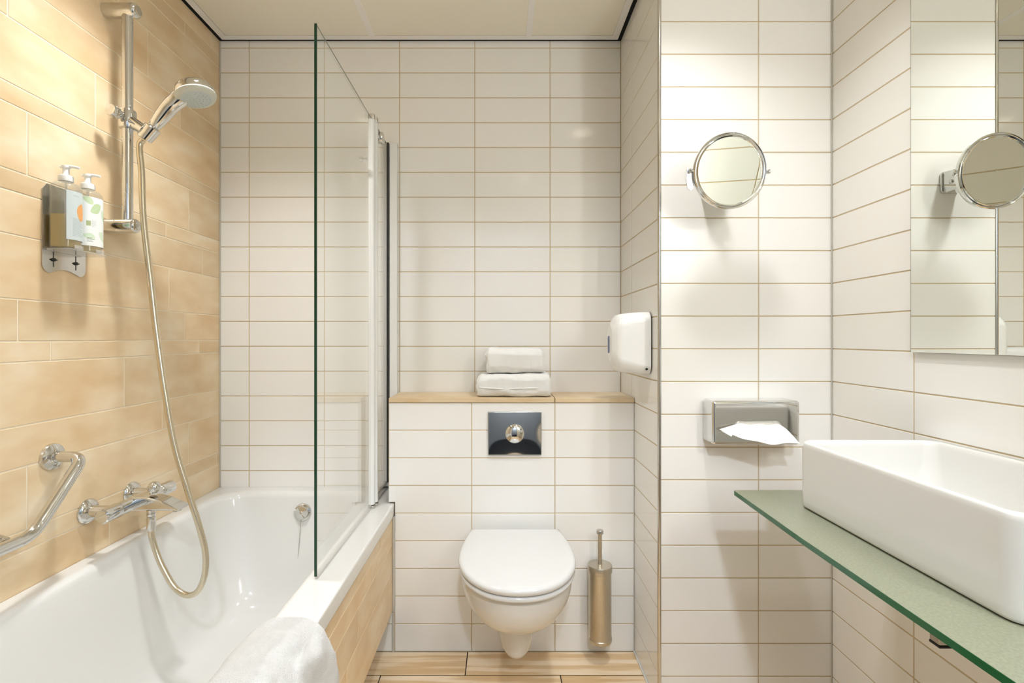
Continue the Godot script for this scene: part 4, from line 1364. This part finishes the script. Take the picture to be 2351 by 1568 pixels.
# sheet with a rounded border
func thick_sheet(rows: Array, th: float) -> B:
	var tmp := B.new().grid(rows, false, false)
	var nu: int = rows[0].size()
	var nv := rows.size()
	# make sure the outside of the cloth looks up and out
	var mid := tmp.n[(nv / 2) * nu + nu / 2]
	var sg := 1.0 if mid.y > 0 else -1.0
	var closed := []
	for j in nv:
		var ring := PackedVector3Array()
		for i in nu:
			ring.append(rows[j][i] + tmp.n[j * nu + i] * sg * th * 0.5)
		for i in range(nu - 1, -1, -1):
			ring.append(rows[j][i] - tmp.n[j * nu + i] * sg * th * 0.5)
		closed.append(ring)
	var b := B.new().grid(closed, true, sg < 0)
	# outward check at the middle
	var id := (nv / 2) * nu * 2 + nu / 2
	if b.n[id].dot(mid * sg) < 0:
		b = B.new().grid(closed, true, sg > 0)
	# close the two ends along the cloth's thickness
	for e in 2:
		var ring: PackedVector3Array = closed[0] if e == 0 else closed[-1]
		var nn := Vector3(0, 0, -1 if e == 0 else 1)
		var base := b.v.size()
		for p in ring:
			b.vert(p, nn)
		for i in nu - 1:
			b.quad(base + i, base + i + 1, base + 2 * nu - 2 - i, base + 2 * nu - 1 - i)
	return b

# ------------------------------------------------------------------ toilet brush
func build_brush() -> void:
	var c := Vector3(0.347, 0.0755, -1.722)
	var xf := Transform3D(Basis.IDENTITY, c)
	var t := thing("toilet_brush", c, "brushed steel toilet brush holder with upright handle mounted beside the toilet", "toilet brush")
	part("holder", B.new().lathe([Vector2(0, 0), Vector2(0.04, 0.0), Vector2(0.0415, 0.003), Vector2(0.0415, 0.012), Vector2(0.04, 0.014), Vector2(0.0395, 0.24), Vector2(0.041, 0.242), Vector2(0.0415, 0.245)], xf, 44), M.brushed_steel, t)
	part("lid", B.new().lathe([Vector2(0.0, 0.243), Vector2(0.0425, 0.243), Vector2(0.0425, 0.262), Vector2(0.041, 0.265), Vector2(0.012, 0.267), Vector2(0.0, 0.267)], xf, 44), M.brushed_steel, t)
	var hd := part("handle", B.new().lathe([Vector2(0.0, 0.266), Vector2(0.0085, 0.266), Vector2(0.0075, 0.27), Vector2(0.0068, 0.372), Vector2(0.0, 0.372)], xf, 24), M.brushed_steel, t)
	part("knob", B.new().lathe([Vector2(0.0, 0.37), Vector2(0.007, 0.37), Vector2(0.0125, 0.374), Vector2(0.0125, 0.383), Vector2(0.011, 0.3855), Vector2(0.0, 0.3865)], xf, 24), M.soft_chrome, hd)
	part("wall_clip", B.new().span(Vector3(c.x - 0.012, 0.3, ZC + 0.0003), Vector3(c.x + 0.012, 0.322, c.z - 0.04), 0.002), M.brushed_steel, t)
